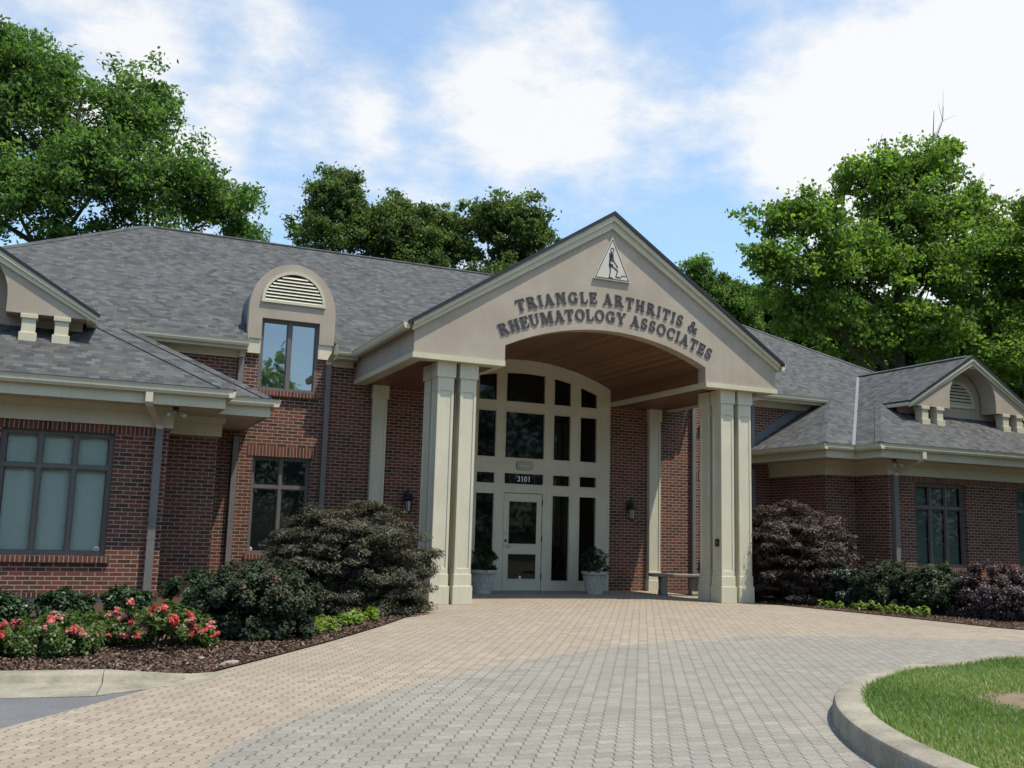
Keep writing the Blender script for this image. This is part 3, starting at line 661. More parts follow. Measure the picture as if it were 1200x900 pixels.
for s in (-1, 1):
    g = MB(s); gutter_x(g, 6.24, 8.52, -.52, 4.885); g.build('gutter', 'gutter', BLD)
    g = MB(s); gutter_x(g, 4.11, 4.46, -.52, 4.885); g.build('gutter', 'gutter', BLD)
    for a, b in ((6.24, 8.45), (4.0, 4.44)):               # main eave: fascia, soffit and frieze
        g = MB(s); g.box(a, b, -.393, -.36, 4.70, 4.85); g.box(a, b, -.36, -.029, 4.702, 4.73); g.box(a, b, -.03, 0.02, 4.58, 4.80); g.build('fascia', 'trim', BLD)
    g = MB(s)                                              # wing and bay gutter runs
    gutter_x(g, 6.93, 15.47, -3.75, 3.42); gutter_x(g, 6.02, 6.96, -2.96, 3.42)
    gutter_y(g, -3.735, -2.97, 6.87, 3.419, -1); gutter_y(g, -2.94, -.02, 6.0, 3.419, -1); gutter_x(g, 15.44, 17.0, -2.96, 3.42); gutter_y(g, -3.735, -2.97, 15.53, 3.419, 1)
    g.build('gutter', 'gutter', BLD)
    g = MB(s)                                              # drip edge
    g.box(6.88, 15.52, -3.742, -3.66, 3.421, 3.433); g.box(6.05, 6.9, -2.945, -2.87, 3.421, 3.433); g.build('drip_edge', 'drip_edge', BLD)
    g = MB(s)                                              # fascia boards and soffits
    g.box(7.02, 15.38, -3.62, -3.585, 3.12, 3.33); g.box(7.02, 7.055, -3.584, -2.84, 3.12, 3.33); g.box(15.345, 15.38, -3.584, -2.84, 3.12, 3.33)
    g.box(6.16, 7.019, -2.835, -2.80, 3.12, 3.33); g.box(6.16, 6.195, -2.799, -.01, 3.12, 3.33); g.box(15.381, 16.9, -2.835, -2.80, 3.12, 3.33)
    g.box(7.056, 15.344, -3.584, -2.6, 3.135, 3.16); g.box(6.196, 7.9, -2.798, -.012, 3.133, 3.158); g.box(14.5, 16.9, -2.798, -1.9, 3.133, 3.158)
    g.build('fascia', 'trim', BLD)
    g = MB(s)                                              # frieze boards under the soffit, two steps
    g.box(7.75, 14.65, -3.05, -3.001, 2.80, 3.02); g.box(7.72, 14.68, -3.09, -3.001, 3.021, 3.134)
    g.box(7.751, 7.799, -3.0, -1.99, 2.80, 3.02); g.box(7.721, 7.799, -3.0, -1.99, 3.021, 3.134)
    g.box(6.84, 7.75, -2.03, -1.981, 2.80, 3.02); g.box(6.80, 7.72, -2.07, -1.981, 3.021, 3.132)
    g.box(6.841, 6.889, -1.98, -.001, 2.80, 3.02); g.box(6.801, 6.889, -1.98, -.001, 3.021, 3.132)
    g.box(14.6, 16.3, -2.03, -1.981, 2.80, 3.02)
    g.build('frieze_board', 'trim', BLD)
    for xe in (4.44, 6.231, 8.452):                         # closed ends of the boxed eaves
        g = MB(s); g.box(xe, xe+.009, -.392, -.001, 4.69, 4.93); g.box(xe, xe+.009, -.30, .1, 4.931, 5.0); g.build('eave_end', 'trim', BLD)
    # downspouts
    g = MB(s); g.rtube([(4.53, -.05, -.25), (4.53, -.05, 4.62)], .052, .04); g.build('downspout', 'downspout', BLD)
    g = MB(s); g.rtube([(4.53, -.05, 4.60), (4.53, -.06, 4.66), (4.53, -.40, 4.76)], .056, .045); g.build('downspout_elbow', 'gutter', BLD)
    g = MB(s); g.rtube([(6.30, -.05, -.25), (6.30, -.05, 3.0)], .052, .04); g.rtube([(6.30, -.05, 3.2), (6.30, -.05, 4.62)], .052, .04); g.build('downspout', 'downspout', BLD)
    g = MB(s); g.rtube([(6.30, -.05, 4.60), (6.30, -.06, 4.66), (6.30, -.40, 4.76)], .056, .045); g.build('downspout_elbow', 'gutter', BLD)
    g = MB(s); g.rtube([(7.96, -3.05, -.25), (7.96, -3.05, 2.80)], .06, .045); g.build('downspout', 'downspout', BLD)
    g = MB(s); g.rtube([(7.96, -3.06, 2.78), (7.99, -3.08, 2.84), (8.18, -3.60, 3.08), (8.2, -3.67, 3.14), (8.2, -3.67, 3.30)], .055, .045); g.build('downspout_elbow', 'gutter', BLD)
    for z in (1.0, 2.3):
        g = MB(s); g.box(7.89, 8.03, -3.097, -3.0, z, z+.03); g.build('downspout_strap', 'downspout', BLD)
    # twin floodlight under the soffit
    g = MB(s); g.lathe([(.0, 0), (.055, 0), (.055, .03), (0, .031)], (7.75, -3.25, 3.105), 14); g.tube([(7.75, -3.25, 3.11), (7.69, -3.3, 3.03)], .014); g.tube([(7.75, -3.25, 3.11), (7.81, -3.3, 3.04)], .014)
    fl = g.build('floodlight', 'black_metal', BLD)
    for k in (-1, 1):
        q = MB(s); q.tube([(7.75+k*.055, -3.29, 3.05), (7.75+k*.12, -3.36, 2.99)], [.03, .05], 10); q.ball((7.75+k*.12, -3.36, 2.99), .05, 10, 6); q.build('lamp', 'lamp_glass', fl, smooth=True)

# --- gable of each bay
def arch_poly(cx, hw, zspring, n=16):
    return [(cx+hw*math.cos(math.pi*i/n), zspring+hw*math.sin(math.pi*i/n)) for i in range(n+1)]
for s in (-1, 1):
    g = MB(s); cx = 11.2; hw = .80; zsp = 4.84; zb0 = 4.57
    rz = lambda x: 3.4+SL*(4.3-abs(x-cx))-.055
    poly = [(9.20, zb0), (cx-hw, zb0)]+arch_poly(cx, hw, zsp)[::-1]+[(cx+hw, zb0), (13.20, zb0), (13.20, rz(13.2)), (cx, rz(cx)), (9.20, rz(9.2))]
    g.prism(poly, -2.50, -2.05); gb = g.build('gable', 'stucco', BLD)
    g = MB(s)                                              # rake trim: two stepped boards each side, meeting at the apex
    for q in (-1, 1):
        e = [cx+q*2.16, cx]
        g.slab([(e[0], -2.53, rz(e[0])), (e[1], -2.53, rz(e[1])), (e[1], -2.53, rz(e[1])-.20), (e[0], -2.53, rz(e[0])-.125)], .03, (0, 1, 0))
        g.slab([(e[0], -2.56, rz(e[0])), (e[1], -2.56, rz(e[1])), (e[1], -2.56, rz(e[1])-.09), (e[0], -2.56, rz(e[0])-.06)], .028, (0, 1, 0))
    g.box(9.04, 9.2, -2.50, -1.55, 4.555, 4.64); g.box(13.2, 13.36, -2.50, -1.55, 4.555, 4.64)
    g.build('rake_trim', 'trim', gb)
    g = MB(s)
    for q in (-1, 1):                                      # dark roof edge over the rake
        g.slab([(cx+q*2.2, -2.575, rz(cx+2.2)+.058), (cx, -2.575, rz(cx)+.058), (cx, -2.575, rz(cx)-.002), (cx+q*2.2, -2.575, rz(cx+2.2)-.002)], .02, (0, 1, 0))
    g.build('drip_edge', 'drip_edge', gb)
    g = MB(s); g.prism([(9.25, 4.2), (13.15, 4.2), (13.15, 4.62), (cx, 5.85), (9.25, 4.62)], -2.0, -1.9); g.build('gable_back_wall', 'stucco', gb)
    for xx in (9.46, 9.95, 12.23, 12.72):
        g = MB(s); g.box(xx, xx+.21, -2.50, -2.28, 4.06, 4.57); g.box(xx-.028, xx+.238, -2.53, -2.25, 4.06, 4.26); g.box(xx-.024, xx+.234, -2.526, -2.255, 4.49, 4.565)
        g.build('gable_post', 'trim', gb, bevel=.008)
    # half-round louvre on the back wall
    g = MB(s); n_ = 16; r0, r1 = .60, .52
    g.strip([(cx+r0*math.cos(math.pi*i/n_), -2.03, 4.78+r0*math.sin(math.pi*i/n_)) for i in range(n_+1)], [(cx+r1*math.cos(math.pi*i/n_), -2.03, 4.78+r1*math.sin(math.pi*i/n_)) for i in range(n_+1)],
            [(cx+r1*math.cos(math.pi*i/n_), -2.0, 4.78+r1*math.sin(math.pi*i/n_)) for i in range(n_+1)], [(cx+r0*math.cos(math.pi*i/n_), -2.0, 4.78+r0*math.sin(math.pi*i/n_)) for i in range(n_+1)])
    g.box(cx-.60, cx+.60, -2.035, -2.0, 4.70, 4.78)
    for i in range(6):
        z = 4.80+i*.083; hw_ = math.sqrt(max(r1*r1-(z+.03-4.78)**2, 0)); g.slab([(cx-hw_, -2.03, z), (cx+hw_, -2.03, z), (cx+hw_, -2.004, z+.05), (cx-hw_, -2.004, z+.05)], .012, (0, -.3, -1))
    v_ = g.build('louvre_vent', 'trim', gb)
    g = MB(s); g.prism([(cx+r1*math.cos(math.pi*i/n_), 4.78+r1*math.sin(math.pi*i/n_)) for i in range(n_+1)], -2.003, -2.0015); g.build('vent_recess', 'dark_opening', gb)

# --- arched wall dormers
for s in (-1, 1):
    cx, hw, zsp, zt = 5.34, .885, 5.62, 6.62
    ell = lambda n_=24, k=0., kz=0.: [(cx+(hw-k)*math.cos(math.pi*i/n_), zsp+(zt-zsp-k-kz)*math.sin(math.pi*i/n_)) for i in range(n_+1)]
    g = MB(s); x0, x1 = UPP[0], UPP[1]
    body = [(cx-hw, 5.0), (x0, 5.0), (x0, UPP[3]), (x1, UPP[3]), (x1, 5.0), (cx+hw, 5.0)]+ell()
    g.prism(body, -.10, .12); dm = g.build('dormer', 'stucco', BLD)
    for xa, xb in ((cx-hw+.02, x0), (x1, cx+hw-.02)): g = MB(s); g.prism([(xa, 4.70), (xb, 4.70), (xb, 4.998), (xa, 4.998)], -.07, .1); g.build('dormer_trim', 'column_paint', dm)
    g = MB(s); e = ell(24, .03)                            # barrel roof running back into the main roof
    pts = [(cx-hw+.03, 4.9)]+e[::-1]+[(cx+hw-.03, 4.9)]
    n_ = len(pts); back = 2.9
    g.add([(x, .12, z) for x, z in pts]+[(x, back, z) for x, z in pts], [(i, i+1, i+1+n_, i+n_) for i in range(n_-1)]); g.build('dormer_roof', 'copper_cladding', dm, smooth=True)
    # louvre
    g = MB(s); z0_, rw, rh = 5.82, .65, .64; r1w, r1h = .59, .58; n_ = 20
    f_ = lambda rw_, rh_, y: [(cx+rw_*math.cos(math.pi*i/n_), y, z0_+rh_*math.sin(math.pi*i/n_)) for i in range(n_+1)]
    g.strip(f_(rw, rh, -.135), f_(r1w, r1h, -.135), f_(r1w, r1h, -.101), f_(rw, rh, -.101)); g.box(cx-rw-.01, cx+rw+.01, -.14, -.101, z0_-.055, z0_)
    for i in range(8):
        z = z0_+.004+i*.069; hw_ = r1w*math.sqrt(max(1-((z+.03-z0_)/r1h)**2, 0))
        g.slab([(cx-hw_, -.132, z), (cx+hw_, -.132, z), (cx+hw_, -.106, z+.036), (cx-hw_, -.106, z+.036)], .010, (0, -.3, -1))
    g.build('louvre_vent', 'trim', dm)
    g = MB(s); g.prism([(cx+r1w*math.cos(math.pi*i/n_), z0_+r1h*math.sin(math.pi*i/n_)) for i in range(n_+1)], -.1035, -.1015); g.build('vent_recess', 'dark_opening', dm)
    window(*UPP, -.02, 2, [], .05, 'glass_coated', s, lintel=False, recess=.02, mull=.075)

# --- portico
PF = -3.85
g = MB()
front = [(-3.94, 4.34), (-ARCH_W, 4.34)]+[(x, arcz(x)) for x in np.linspace(-ARCH_W, ARCH_W, 25)]+[(ARCH_W, 4.34), (3.94, 4.34)]
rzp = lambda x: 7.5-.644*abs(x)-.06
g.prism(front+[(3.94, rzp(3.94)), (0, rzp(0)), (-3.94, rzp(3.94))], PF, PF+.25)
pg = g.build('portico_gable', 'stucco', BLD)
for s in (-1, 1):
    g = MB(); a, b = sorted((s*3.94, s*3.74)); g.box(a, b, PF+.251, -.001, 4.341, rzp(3.94)-.02); g.build('portico_side_frieze', 'stucco', BLD)
for s in (-1, 1):                                          # cream band under the stucco, front, sides and inside of the opening
    g = MB()
    a, b = sorted((s*3.965, s*ARCH_W)); g.box(a, b, PF-.025, PF+.26, 4.245, 4.339)
    a, b = sorted((s*3.965, s*3.72)); g.box(a, b, PF+.261, -.001, 4.245, 4.34)
    a, b = sorted((s*ARCH_W, s*(ARCH_W+.1))); g.box(a, b, PF+.261, -.07, 4.245, 4.34)
    g.build('portico_band', 'trim', BLD)
g = MB()                                                   # rake boards
for s in (-1, 1):
    X = 3.99
    g.slab([(s*X, PF-.05, rzp(X)), (0, PF-.05, rzp(0)), (0, PF-.05, rzp(0)-.27), (s*X, PF-.05, rzp(X)-.155)], .05, (0, 1, 0))
    g.slab([(s*X, PF-.10, rzp(X)), (0, PF-.10, rzp(0)), (0, PF-.10, rzp(0)-.12), (s*X, PF-.10, rzp(X)-.08)], .048, (0, 1, 0))
g.build('rake_trim', 'trim', pg)
g = MB()
for s in (-1, 1):
    X = 4.08
    g.slab([(s*X, PF-.135, rzp(X)+.065), (0, PF-.135, rzp(0)+.065), (0, PF-.135, rzp(0)-.01), (s*X, PF-.135, rzp(X)-.01)], .03, (0, 1, 0))
g.build('drip_edge', 'drip_edge', pg)
g = MB()
for s in (-1, 1):
    X = 4.08
    g.slab([(s*X, PF-.12, rzp(X)+.06), (0, PF-.12, rzp(0)+.06), (0, 4.0, rzp(0)+.06), (s*X, .6, rzp(X)+.06)], .055)
g.build('portico_roof', 'shingle', BLD)
for s in (-1, 1):
    g = MB(); gutter_y(g, PF-.06, -.5, s*4.17, rzp(4.08)+.05, s); g.build('gutter', 'gutter', BLD)
    g = MB(); a, b = sorted((s*3.941, s*4.05)); g.box(a, b, PF+.02, -.02, rzp(3.94)-.13, rzp(3.94)-.03); g.build('fascia', 'trim', BLD)
g = MB(); n_ = 24                                          # timber barrel ceiling and flat side soffits
xs = np.linspace(-ARCH_W, ARCH_W, n_+1); yb, yf = -.065, PF+.251
a = [(x, yf, arcz(x)) for x in xs]; b = [(x, yb, arcz(x)) for x in xs]; o_ = .04
g.add(a+b+[(x, y, z+o_) for x, y, z in a]+[(x, y, z+o_) for x, y, z in b], [(i, i+1, n_+1+i+1, n_+1+i) for i in range(n_)]+[(2*n_+2+i, 3*n_+3+i, 3*n_+4+i, 2*n_+3+i) for i in range(n_)])
for s in (-1, 1):
    p, q = sorted((s*ARCH_W, s*(ARCH_W+.03))); g.box(p, q, yf, yb, 4.341, ZS+.02)
    p, q = sorted((s*(ARCH_W+.101), s*3.719)); g.box(p, q, PF+.262, -.003, 4.262, 4.30)
g.build('portico_ceiling', 'wood_ceiling', BLD, recalc=False)
g = MB(); g.box(-2.5, 2.5, -.06, .02, 5.2, 5.5); g.build('portico_backing', 'dark_opening', BLD)
def column(cx, cy, h0=0., h1=4.245, hw=.155):
    g = MB(); o_ = hw
    g.box(cx-o_+.014, cx+o_-.014, cy-o_+.014, cy+o_-.014, .5, 4.0)
    for a in (-1, 1):
        for b in (-1, 1):
            x0, x1 = sorted((cx+a*o_, cx+a*(o_-.05))); y0, y1 = sorted((cy+b*o_, cy+b*(o_-.05))); g.box(x0, x1, y0, y1, .5, 3.97)
    for z0_, z1_ in ((.5, .62), (3.73, 3.975)): g.box(cx-o_+.001, cx+o_-.001, cy-o_+.001, cy+o_-.001, z0_, z1_)
    g.box(cx-o_-.012, cx+o_+.012, cy-o_-.012, cy+o_+.012, .30, .52)
    g.box(cx-o_-.03, cx+o_+.03, cy-o_-.03, cy+o_+.03, 0, .315)
    g.box(cx-o_-.024, cx+o_+.024, cy-o_-.024, cy+o_+.024, 3.97, 4.244)
    return g.build('portico_column', 'column_paint', BLD, bevel=.006)
for s in (-1, 1):
    for cx in (2.828, 3.26):
        for cy in (-3.55, -3.12): column(s*cx, cy)
    g = MB(s); c = 3.40
    g.box(c-.155, c+.155, -.10, 0, .4, 4.0); g.box(c-.155, c-.105, -.115, -.1, .42, 3.9); g.box(c+.105, c+.155, -.115, -.1, .42, 3.9)
    g.box(c-.18, c+.18, -.13, 0, 3.97, 4.26); g.box(c-.167, c+.167, -.128, 0, .24, .44); g.box(c-.185, c+.185, -.145, 0, -.02, .245)
    g.build('pilaster', 'column_paint', BLD, bevel=.005)
# blue wheelchair button plate on the column, outlet box at its foot

# --- entry screen
g = MB(); FY0, FY1 = -.06, .05
X = [-2.195, -1.829, -1.406, -1.143, -.72, -.476, .476, .72, 1.143, 1.406, 1.829, 2.195]
Zr = [(0, .22), (2.10, 2.33), (2.56, 2.91), (3.93, 4.17)]
for i in range(0, 12, 2):                                  # stiles up to the arch
    a, b = X[i], X[i+1]; n_ = 4; top = [(a+(b-a)*k/n_, arcz(a+(b-a)*k/n_)-.002) for k in range(n_+1)]
    z0_ = 0
    g.prism([(a, z0_), (b, z0_)]+top[::-1], FY0, FY1)
for i in range(1, 11, 2):                                  # rails between the stiles, arched head
    a, b = X[i], X[i+1]
    for z0_, z1_ in Zr:
        if i == 5 and z1_ == .22: continue
        if i == 5 and z0_ == 2.10: z0_ = 2.134
        g.box(a, b, FY0+.002, FY1, z0_, z1_)
    n_ = 8; xs = [a+(b-a)*k/n_ for k in range(n_+1)]
    g.prism([(x, arcz(x)-.31) for x in xs]+[(x, arcz(x)-.003) for x in xs][::-1], FY0+.002, FY1)
es = g.build('entry_screen', 'door_paint', BLD)
g = MB()                                                   # glazing beads round every pane
def bead(x0, x1, z0, z1, top=None):
    q = .022; y0, y1 = FY0-.012, FY0+.0015
    g.box(x0-q, x0, y0, y1, z0-q, z1); g.box(x1, x1+q, y0, y1, z0-q, z1); g.box(x0, x1, y0, y1, z0-q, z0)
    if top is None: g.box(x0-q, x1+q, y0, y1, z1, z1+q)
for i in range(1, 11, 2):
    a, b = X[i], X[i+1]
    if i != 5: bead(a, b, .22, 2.10)
    bead(a, b, 2.33, 2.56); bead(a, b, 2.91, 3.93); bead(a, b, 4.17, min(arcz(a), arcz(b))-.31, 1)
g.build('glazing_bead', 'door_paint', es)
for i in range(1, 11, 2):
    a, b = X[i], X[i+1]
    for z0_, z1_ in ((.22, 2.10), (2.33, 2.56), (2.91, 3.93)):
        if i == 5 and z0_ == .22: continue
        p = MB(); p.box(a, b, -.01, -.004, z0_, z1_); p.build('pane', 'glass_black', es)
    p = MB(); xs = [a+(b-a)*k/8 for k in range(9)]; p.prism([(a, 4.17), (b, 4.17)]+[(x, arcz(x)-.309) for x in xs][::-1], -.01, -.004); p.build('pane', 'glass_black', es)
# door leaf
g = MB(); dx = .465; y0, y1 = -.05, -.012
def frame2(g, xs, zs): pass
g.box(-dx, -.355, y0, y1, .012, 2.12); g.box(.355, dx, y0, y1, .012, 2.12)
for z0_, z1_ in ((.012, .24), (.81, 1.0), (1.96, 2.12)): g.box(-.355, .355, y0+.001, y1, z0_, z1_)
dr = g.build('entry_door', 'door_paint', BLD, bevel=.004)
for z0_, z1_ in ((.24, .81), (1.0, 1.96)):
    p = MB(); p.box(-.355, .355, -.032, -.026, z0_, z1_); p.build('door_pane', 'glass_black', dr)
    p = MB(); q = .018
    p.box(-.355, -.355+q, -.056, -.0325, z0_, z1_); p.box(.355-q, .355, -.056, -.0325, z0_, z1_); p.box(-.355+q, .355-q, -.056, -.0325, z0_, z0_+q); p.box(-.355+q, .355-q, -.056, -.0325, z1_-q, z1_); p.build('glazing_bead', 'door_paint', dr)
g = MB(); g.tube([(-.41, -.05, .97), (-.41, -.11, .97)], .022, 10); g.tube([(-.41, -.105, .97), (-.28, -.11, .965)], [.014, .011], 8); g.box(-.445, -.375, -.062, -.05, .91, 1.12); g.build('handle', 'steel', dr, smooth=True)
g = MB(); g.box(-.435, -.385, -.075, -.0625, 1.05, 1.11); g.build('keypad', 'black_metal', dr, bevel=.004)
g = MB(); g.tube([(-.41, -.05, 1.24), (-.41, -.075, 1.24)], .025, 12); g.build('deadbolt', 'steel', dr, smooth=True)
for z in (.25, 1.07, 1.88):
    g = MB(); g.tube([(.47, -.072, z), (.47, -.072, z+.12)], .012, 8); g.build('hinge', 'black_metal', dr)
g = MB(); g.lathe([(0, 0), (.03, 0), (.03, .004), (0, .0045)], (0, 0, 0), 14); dec = g.build('round_sticker', 'white_digit', dr); dec.rotation_euler = (R(90), 0, 0); dec.location = (-.03, -.034, .29)
g = MB(); g.box(-.48, .48, -.10, -.03, 0, .013); g.build('threshold', 'steel', dr)
# light fitting above the transom
g = MB(); pts = []
for cx, cz, a0 in ((.15, .06, 0), (-.15, .06, 90), (-.15, -.06, 180), (.15, -.06, 270)):
    for k in range(5): a = R(a0+k*22.5); pts.append((cx+.05*math.cos(a), 2.735+cz*.6+.05*math.sin(a)))
g.prism(pts, -.12, -.061); lf = g.build('entry_light', 'grey_plastic', BLD, bevel=.01)
g = MB(); g.box(-.14, .14, -.135, -.1205, 2.70, 2.77); g.build('lens', 'lamp_glass', lf, bevel=.006)
# wall lanterns
for x in (-2.72, 2.72):
    g = MB(); g.box(x-.045, x+.045, -.025, 0, 1.84, 2.06)
    g.tube([(x, -.02, 1.93), (x, -.07, 1.93), (x, -.11, 2.04), (x, -.15, 2.12), (x, -.19, 2.11), (x, -.20, 2.02)], .014, 8)
    g.lathe([(0, .07), (.02, .06), (.03, .03), (.095, -.02), (.125, -.075), (.10, -.10), (0.0, -.10)], (x, -.20, 1.97), 12)
    g.lathe([(0, -.03), (.02, -.025), (.05, 0), (.062, .02), (.0, .021)], (x, -.20, 1.62), 8)
    for k in range(6):
        a = math.pi/3*k; g.tube([(x+.055*math.cos(a), -.20+.055*math.sin(a), 1.635), (x+.078*math.cos(a), -.20+.078*math.sin(a), 1.925)], .007, 5)
    ln = g.build('wall_lantern', 'black_metal', BLD, smooth=True)
    g = MB(); g.lathe([(0, 0), (.044, 0), (.060, .20), (0, .201)], (x, -.20, 1.65), 6); g.build('lantern_glass', 'lamp_glass', ln)

# --- lettering: serif capitals drawn as polygons, unit height
TK, TN, SF, SE = .22, .095, .075, .085
def rect(x0, x1, z0, z1): return [(x0, z0), (x1, z0), (x1, z1), (x0, z1)]
def stem(x, t=TK, z0=0, z1=1, foot=True, head=True):
    o = [rect(x, x+t, z0, z1)]
    if foot: o.append([(x-SE, z0), (x+t+SE, z0), (x+t+SE, z0+SF*.7), (x+t, z0+SF*1.5), (x, z0+SF*1.5), (x-SE, z0+SF*.7)])
    if head: o.append([(x-SE, z1), (x-SE, z1-SF*.7), (x, z1-SF*1.5), (x+t, z1-SF*1.5), (x+t+SE, z1-SF*.7), (x+t+SE, z1)])
    return o
def ringarc(cx, cz, rx, rz_, tx, tz, a0, a1, n=14):
    P_ = []
    for i in range(n+1):
        a = R(a0+(a1-a0)*i/n); P_.append((cx+rx*math.cos(a), cz+rz_*math.sin(a)))
    for i in range(n, -1, -1):
        a = R(a0+(a1-a0)*i/n); P_.append((cx+(rx-tx)*math.cos(a), cz+(rz_-tz)*math.sin(a)))
    return P_
def diag(x0, z0, x1, z1, t): return [(x0, z0), (x0+t, z0), (x1+t, z1), (x1, z1)]
def glyph(ch):
    if ch == 'T': return [rect(0, .82, .9, 1), [(0, 1), (0, .68), (.05, .68), (.14, .9), (.14, 1)], [(.82, 1), (.68, 1), (.68, .9), (.77, .68), (.82, .68)]]+stem(.30, head=False), .82
    if ch == 'I': return stem(SE), TK+2*SE
    if ch == 'L': return stem(SE)+[rect(SE, .70, 0, .1), [(.70, 0), (.70, .36), (.65, .36), (.55, .1), (.55, 0)]], .72
    if ch == 'E': return stem(SE)+[rect(SE, .70, 0, .1), rect(SE, .68, .9, 1), rect(SE+TK, .56, .46, .55), [(.72, 0), (.72, .32), (.67, .32), (.57, .1), (.57, 0)], [(.70, 1), (.56, 1), (.56, .9), (.65, .70), (.70, .70)], rect(.52, .57, .36, .65)], .74
    if ch == 'H': return stem(SE)+stem(.62)+[rect(SE+TK, .62, .455, .55)], .62+TK+SE
    if ch == 'R': return stem(SE)+[ringarc(.42, .74, .30, .26, TK, TN, -90, 90), rect(SE, .43, .905, 1), rect(SE, .43, .48, .575), diag(.62, 0, .36, .5, TK+.03), rect(.60, .95, 0, SF)], .92
    if ch == 'A': return [diag(.06, 0, .40, 1, .09), diag(.62, 0, .30, 1, TK+.02), rect(.2, .66, .27, .36), rect(-.02, .28, 0, SF), rect(.52, .95, 0, SF)], .92
    if ch == 'N': return [rect(.1, .2, 0, 1), rect(.76, .86, 0, 1), diag(.70, 0, .08, 1, TK+.04), rect(0, .32, 0, SF), rect(0, .2, 1-SF, 1), rect(.64, .98, 1-SF, 1)], .97
    if ch == 'M': return [rect(.1, .19, 0, 1), diag(.46, 0, .12, 1, TK), diag(.52, 0, .86, 1, .09), rect(.88, .88+TK, 0, 1), rect(0, .31, 0, SF), rect(0, .28, 1-SF, 1), rect(.80, 1.18, 0, SF), rect(.88, 1.18, 1-SF, 1)], 1.18
    if ch == 'G': return [ringarc(.46, .5, .46, .51, TK, TN, 40, 322), rect(.64, .64+TK, .04, .42), rect(.54, .96, .38, .46), [(.78, .98), (.74, .98), (.68, .86), (.82, .66), (.86, .66)]], .95
    if ch == 'C': return [ringarc(.46, .5, .46, .51, TK, TN, 42, 318), [(.80, .98), (.76, .98), (.68, .86), (.82, .66), (.86, .66)]], .88
    if ch == 'O': return [ringarc(.48, .5, .48, .51, TK, TN, 0, 180), ringarc(.48, .5, .48, .51, TK, TN, 180, 360)], .96
    if ch == 'U': return [rect(.1, .1+TK, .36, 1), rect(.74, .83, .36, 1), ringarc(.465, .38, .365, .39, .16, TN, 180, 360), rect(0, .43, 1-SF, 1), rect(.63, .94, 1-SF, 1)], .94
    if ch == 'Y': return [rect(.34, .34+TK, 0, .5), diag(.34, .46, .06, 1, TK), diag(.46, .46, .76, 1, .09), rect(.24, .66, 0, SF), rect(-.02, .36, 1-SF, 1), rect(.64, .94, 1-SF, 1)], .90
    if ch == 'S': return [ringarc(.36, .735, .30, .275, .17, TN, 30, 215), ringarc(.36, .275, .32, .285, .17, TN, -150, 40), diag(.50, .37, .06, .57, .22), [(.62, .96), (.58, .96), (.52, .84), (.58, .68), (.63, .68)], [(.06, .04), (.10, .04), (.16, .16), (.10, .34), (.05, .34)]], .72
    if ch == '&': return [ringarc(.44, .76, .22, .25, .12, .08, 0, 360, 20), ringarc(.36, .26, .36, .28, .19, .09, 60, 330, 18), diag(.78, 0, .26, .66, .19), rect(.70, 1.05, 0, SF), [(.62, .12), (.70, .06), (.93, .42), (.84, .46)], rect(.74, 1.02, .44, .51)], 1.0
    if ch == '3': return [ringarc(.28, .74, .26, .26, .14, .14, -90, 160), ringarc(.28, .27, .28, .27, .15, .14, -160, 90)], .58
    if ch == '1': return [rect(.16, .32, 0, 1), diag(0, .74, .16, .98, .12)], .42
    if ch == '0': return [ringarc(.29, .5, .29, .5, .15, .14, 0, 180), ringarc(.29, .5, .29, .5, .15, .14, 180, 360)], .60
    return [], .42
def letter_mesh(ch, size, depth):
    polys, wd = glyph(ch); g = MB()
    for k, p in enumerate(polys): g.prism([((x-wd/2)*size, z*size) for x, z in p], -depth-.0012*k, 0)
    return g, wd
def arc_text(text, size, R_, ztop, half, y, m):
    gap = .06; ws = [(glyph(c)[1] if c != ' ' else .30)+gap for c in text]; tot = sum(ws)
    half_a = math.asin(half/R_); a = -half_a
    for c, wd in zip(text, ws):
        da = wd/tot*2*half_a; mid = a+da/2; a += da
        if c == ' ': continue
        g, _ = letter_mesh(c, size, .013); o = g.build('letter', m, BLD)
        o.location = (R_*math.sin(mid), y, ztop-R_+R_*math.cos(mid)); o.rotation_euler = (0, mid, 0)
arc_text('TRIANGLE ARTHRITIS &', .215, 5.55, 5.65, 1.98, PF-.004, 'letter')
arc_text('RHEUMATOLOGY ASSOCIATES', .215, 5.35, 5.315, 2.30, PF-.004, 'letter')
x = -.145
for c in '3101':
    g, wd = letter_mesh(c, .125, .004); o = g.build('house_number', 'white_digit', BLD); o.location = (x+wd*.125/2, -.0115, 2.385); x += wd*.125+.022
# triangle plaque with the walking skeleton
g = MB(); g.prism([(-.41, 6.13), (.41, 6.13), (0, 7.0)], PF-.045, PF-.001); pl = g.build('triangle_plaque', 'plaque', BLD, bevel=.004)
g = MB(); yk0, yk1 = PF-.049, PF-.0455
def stroke(a, b, t_):
    a, b = Vector((a[0], 0, a[1])), Vector((b[0], 0, b[1])); d = (b-a).normalized(); n_ = Vector((-d.z, 0, d.x))*t_/2
    g.prism([(v.x, v.z) for v in (a-n_, b-n_, b+n_, a+n_)], yk0, yk1)
for a, b in (((-.37, 6.16), (.37, 6.16)), ((.37, 6.16), (0, 6.945)), ((0, 6.945), (-.37, 6.16))): stroke(a, b, .014)
g.build('plaque_border', 'ink', pl)
g = MB(); yk0 = PF-.052
ox, oz = -.02, 0
g.prism(ringarc(ox+.015, 6.735, .042, .048, .012, .012, 0, 360, 18), yk0, yk1)
stroke((ox, 6.69), (ox-.03, 6.52), .026); stroke((ox-.03, 6.52), (ox-.045, 6.42), .03)
for k in range(6): stroke((ox-.05, 6.665-k*.027), (ox+.045, 6.65-k*.027), .012)
for k in range(3): stroke((ox-.05, 6.655-k*.05), (ox+.03, 6.60-k*.03), .008)
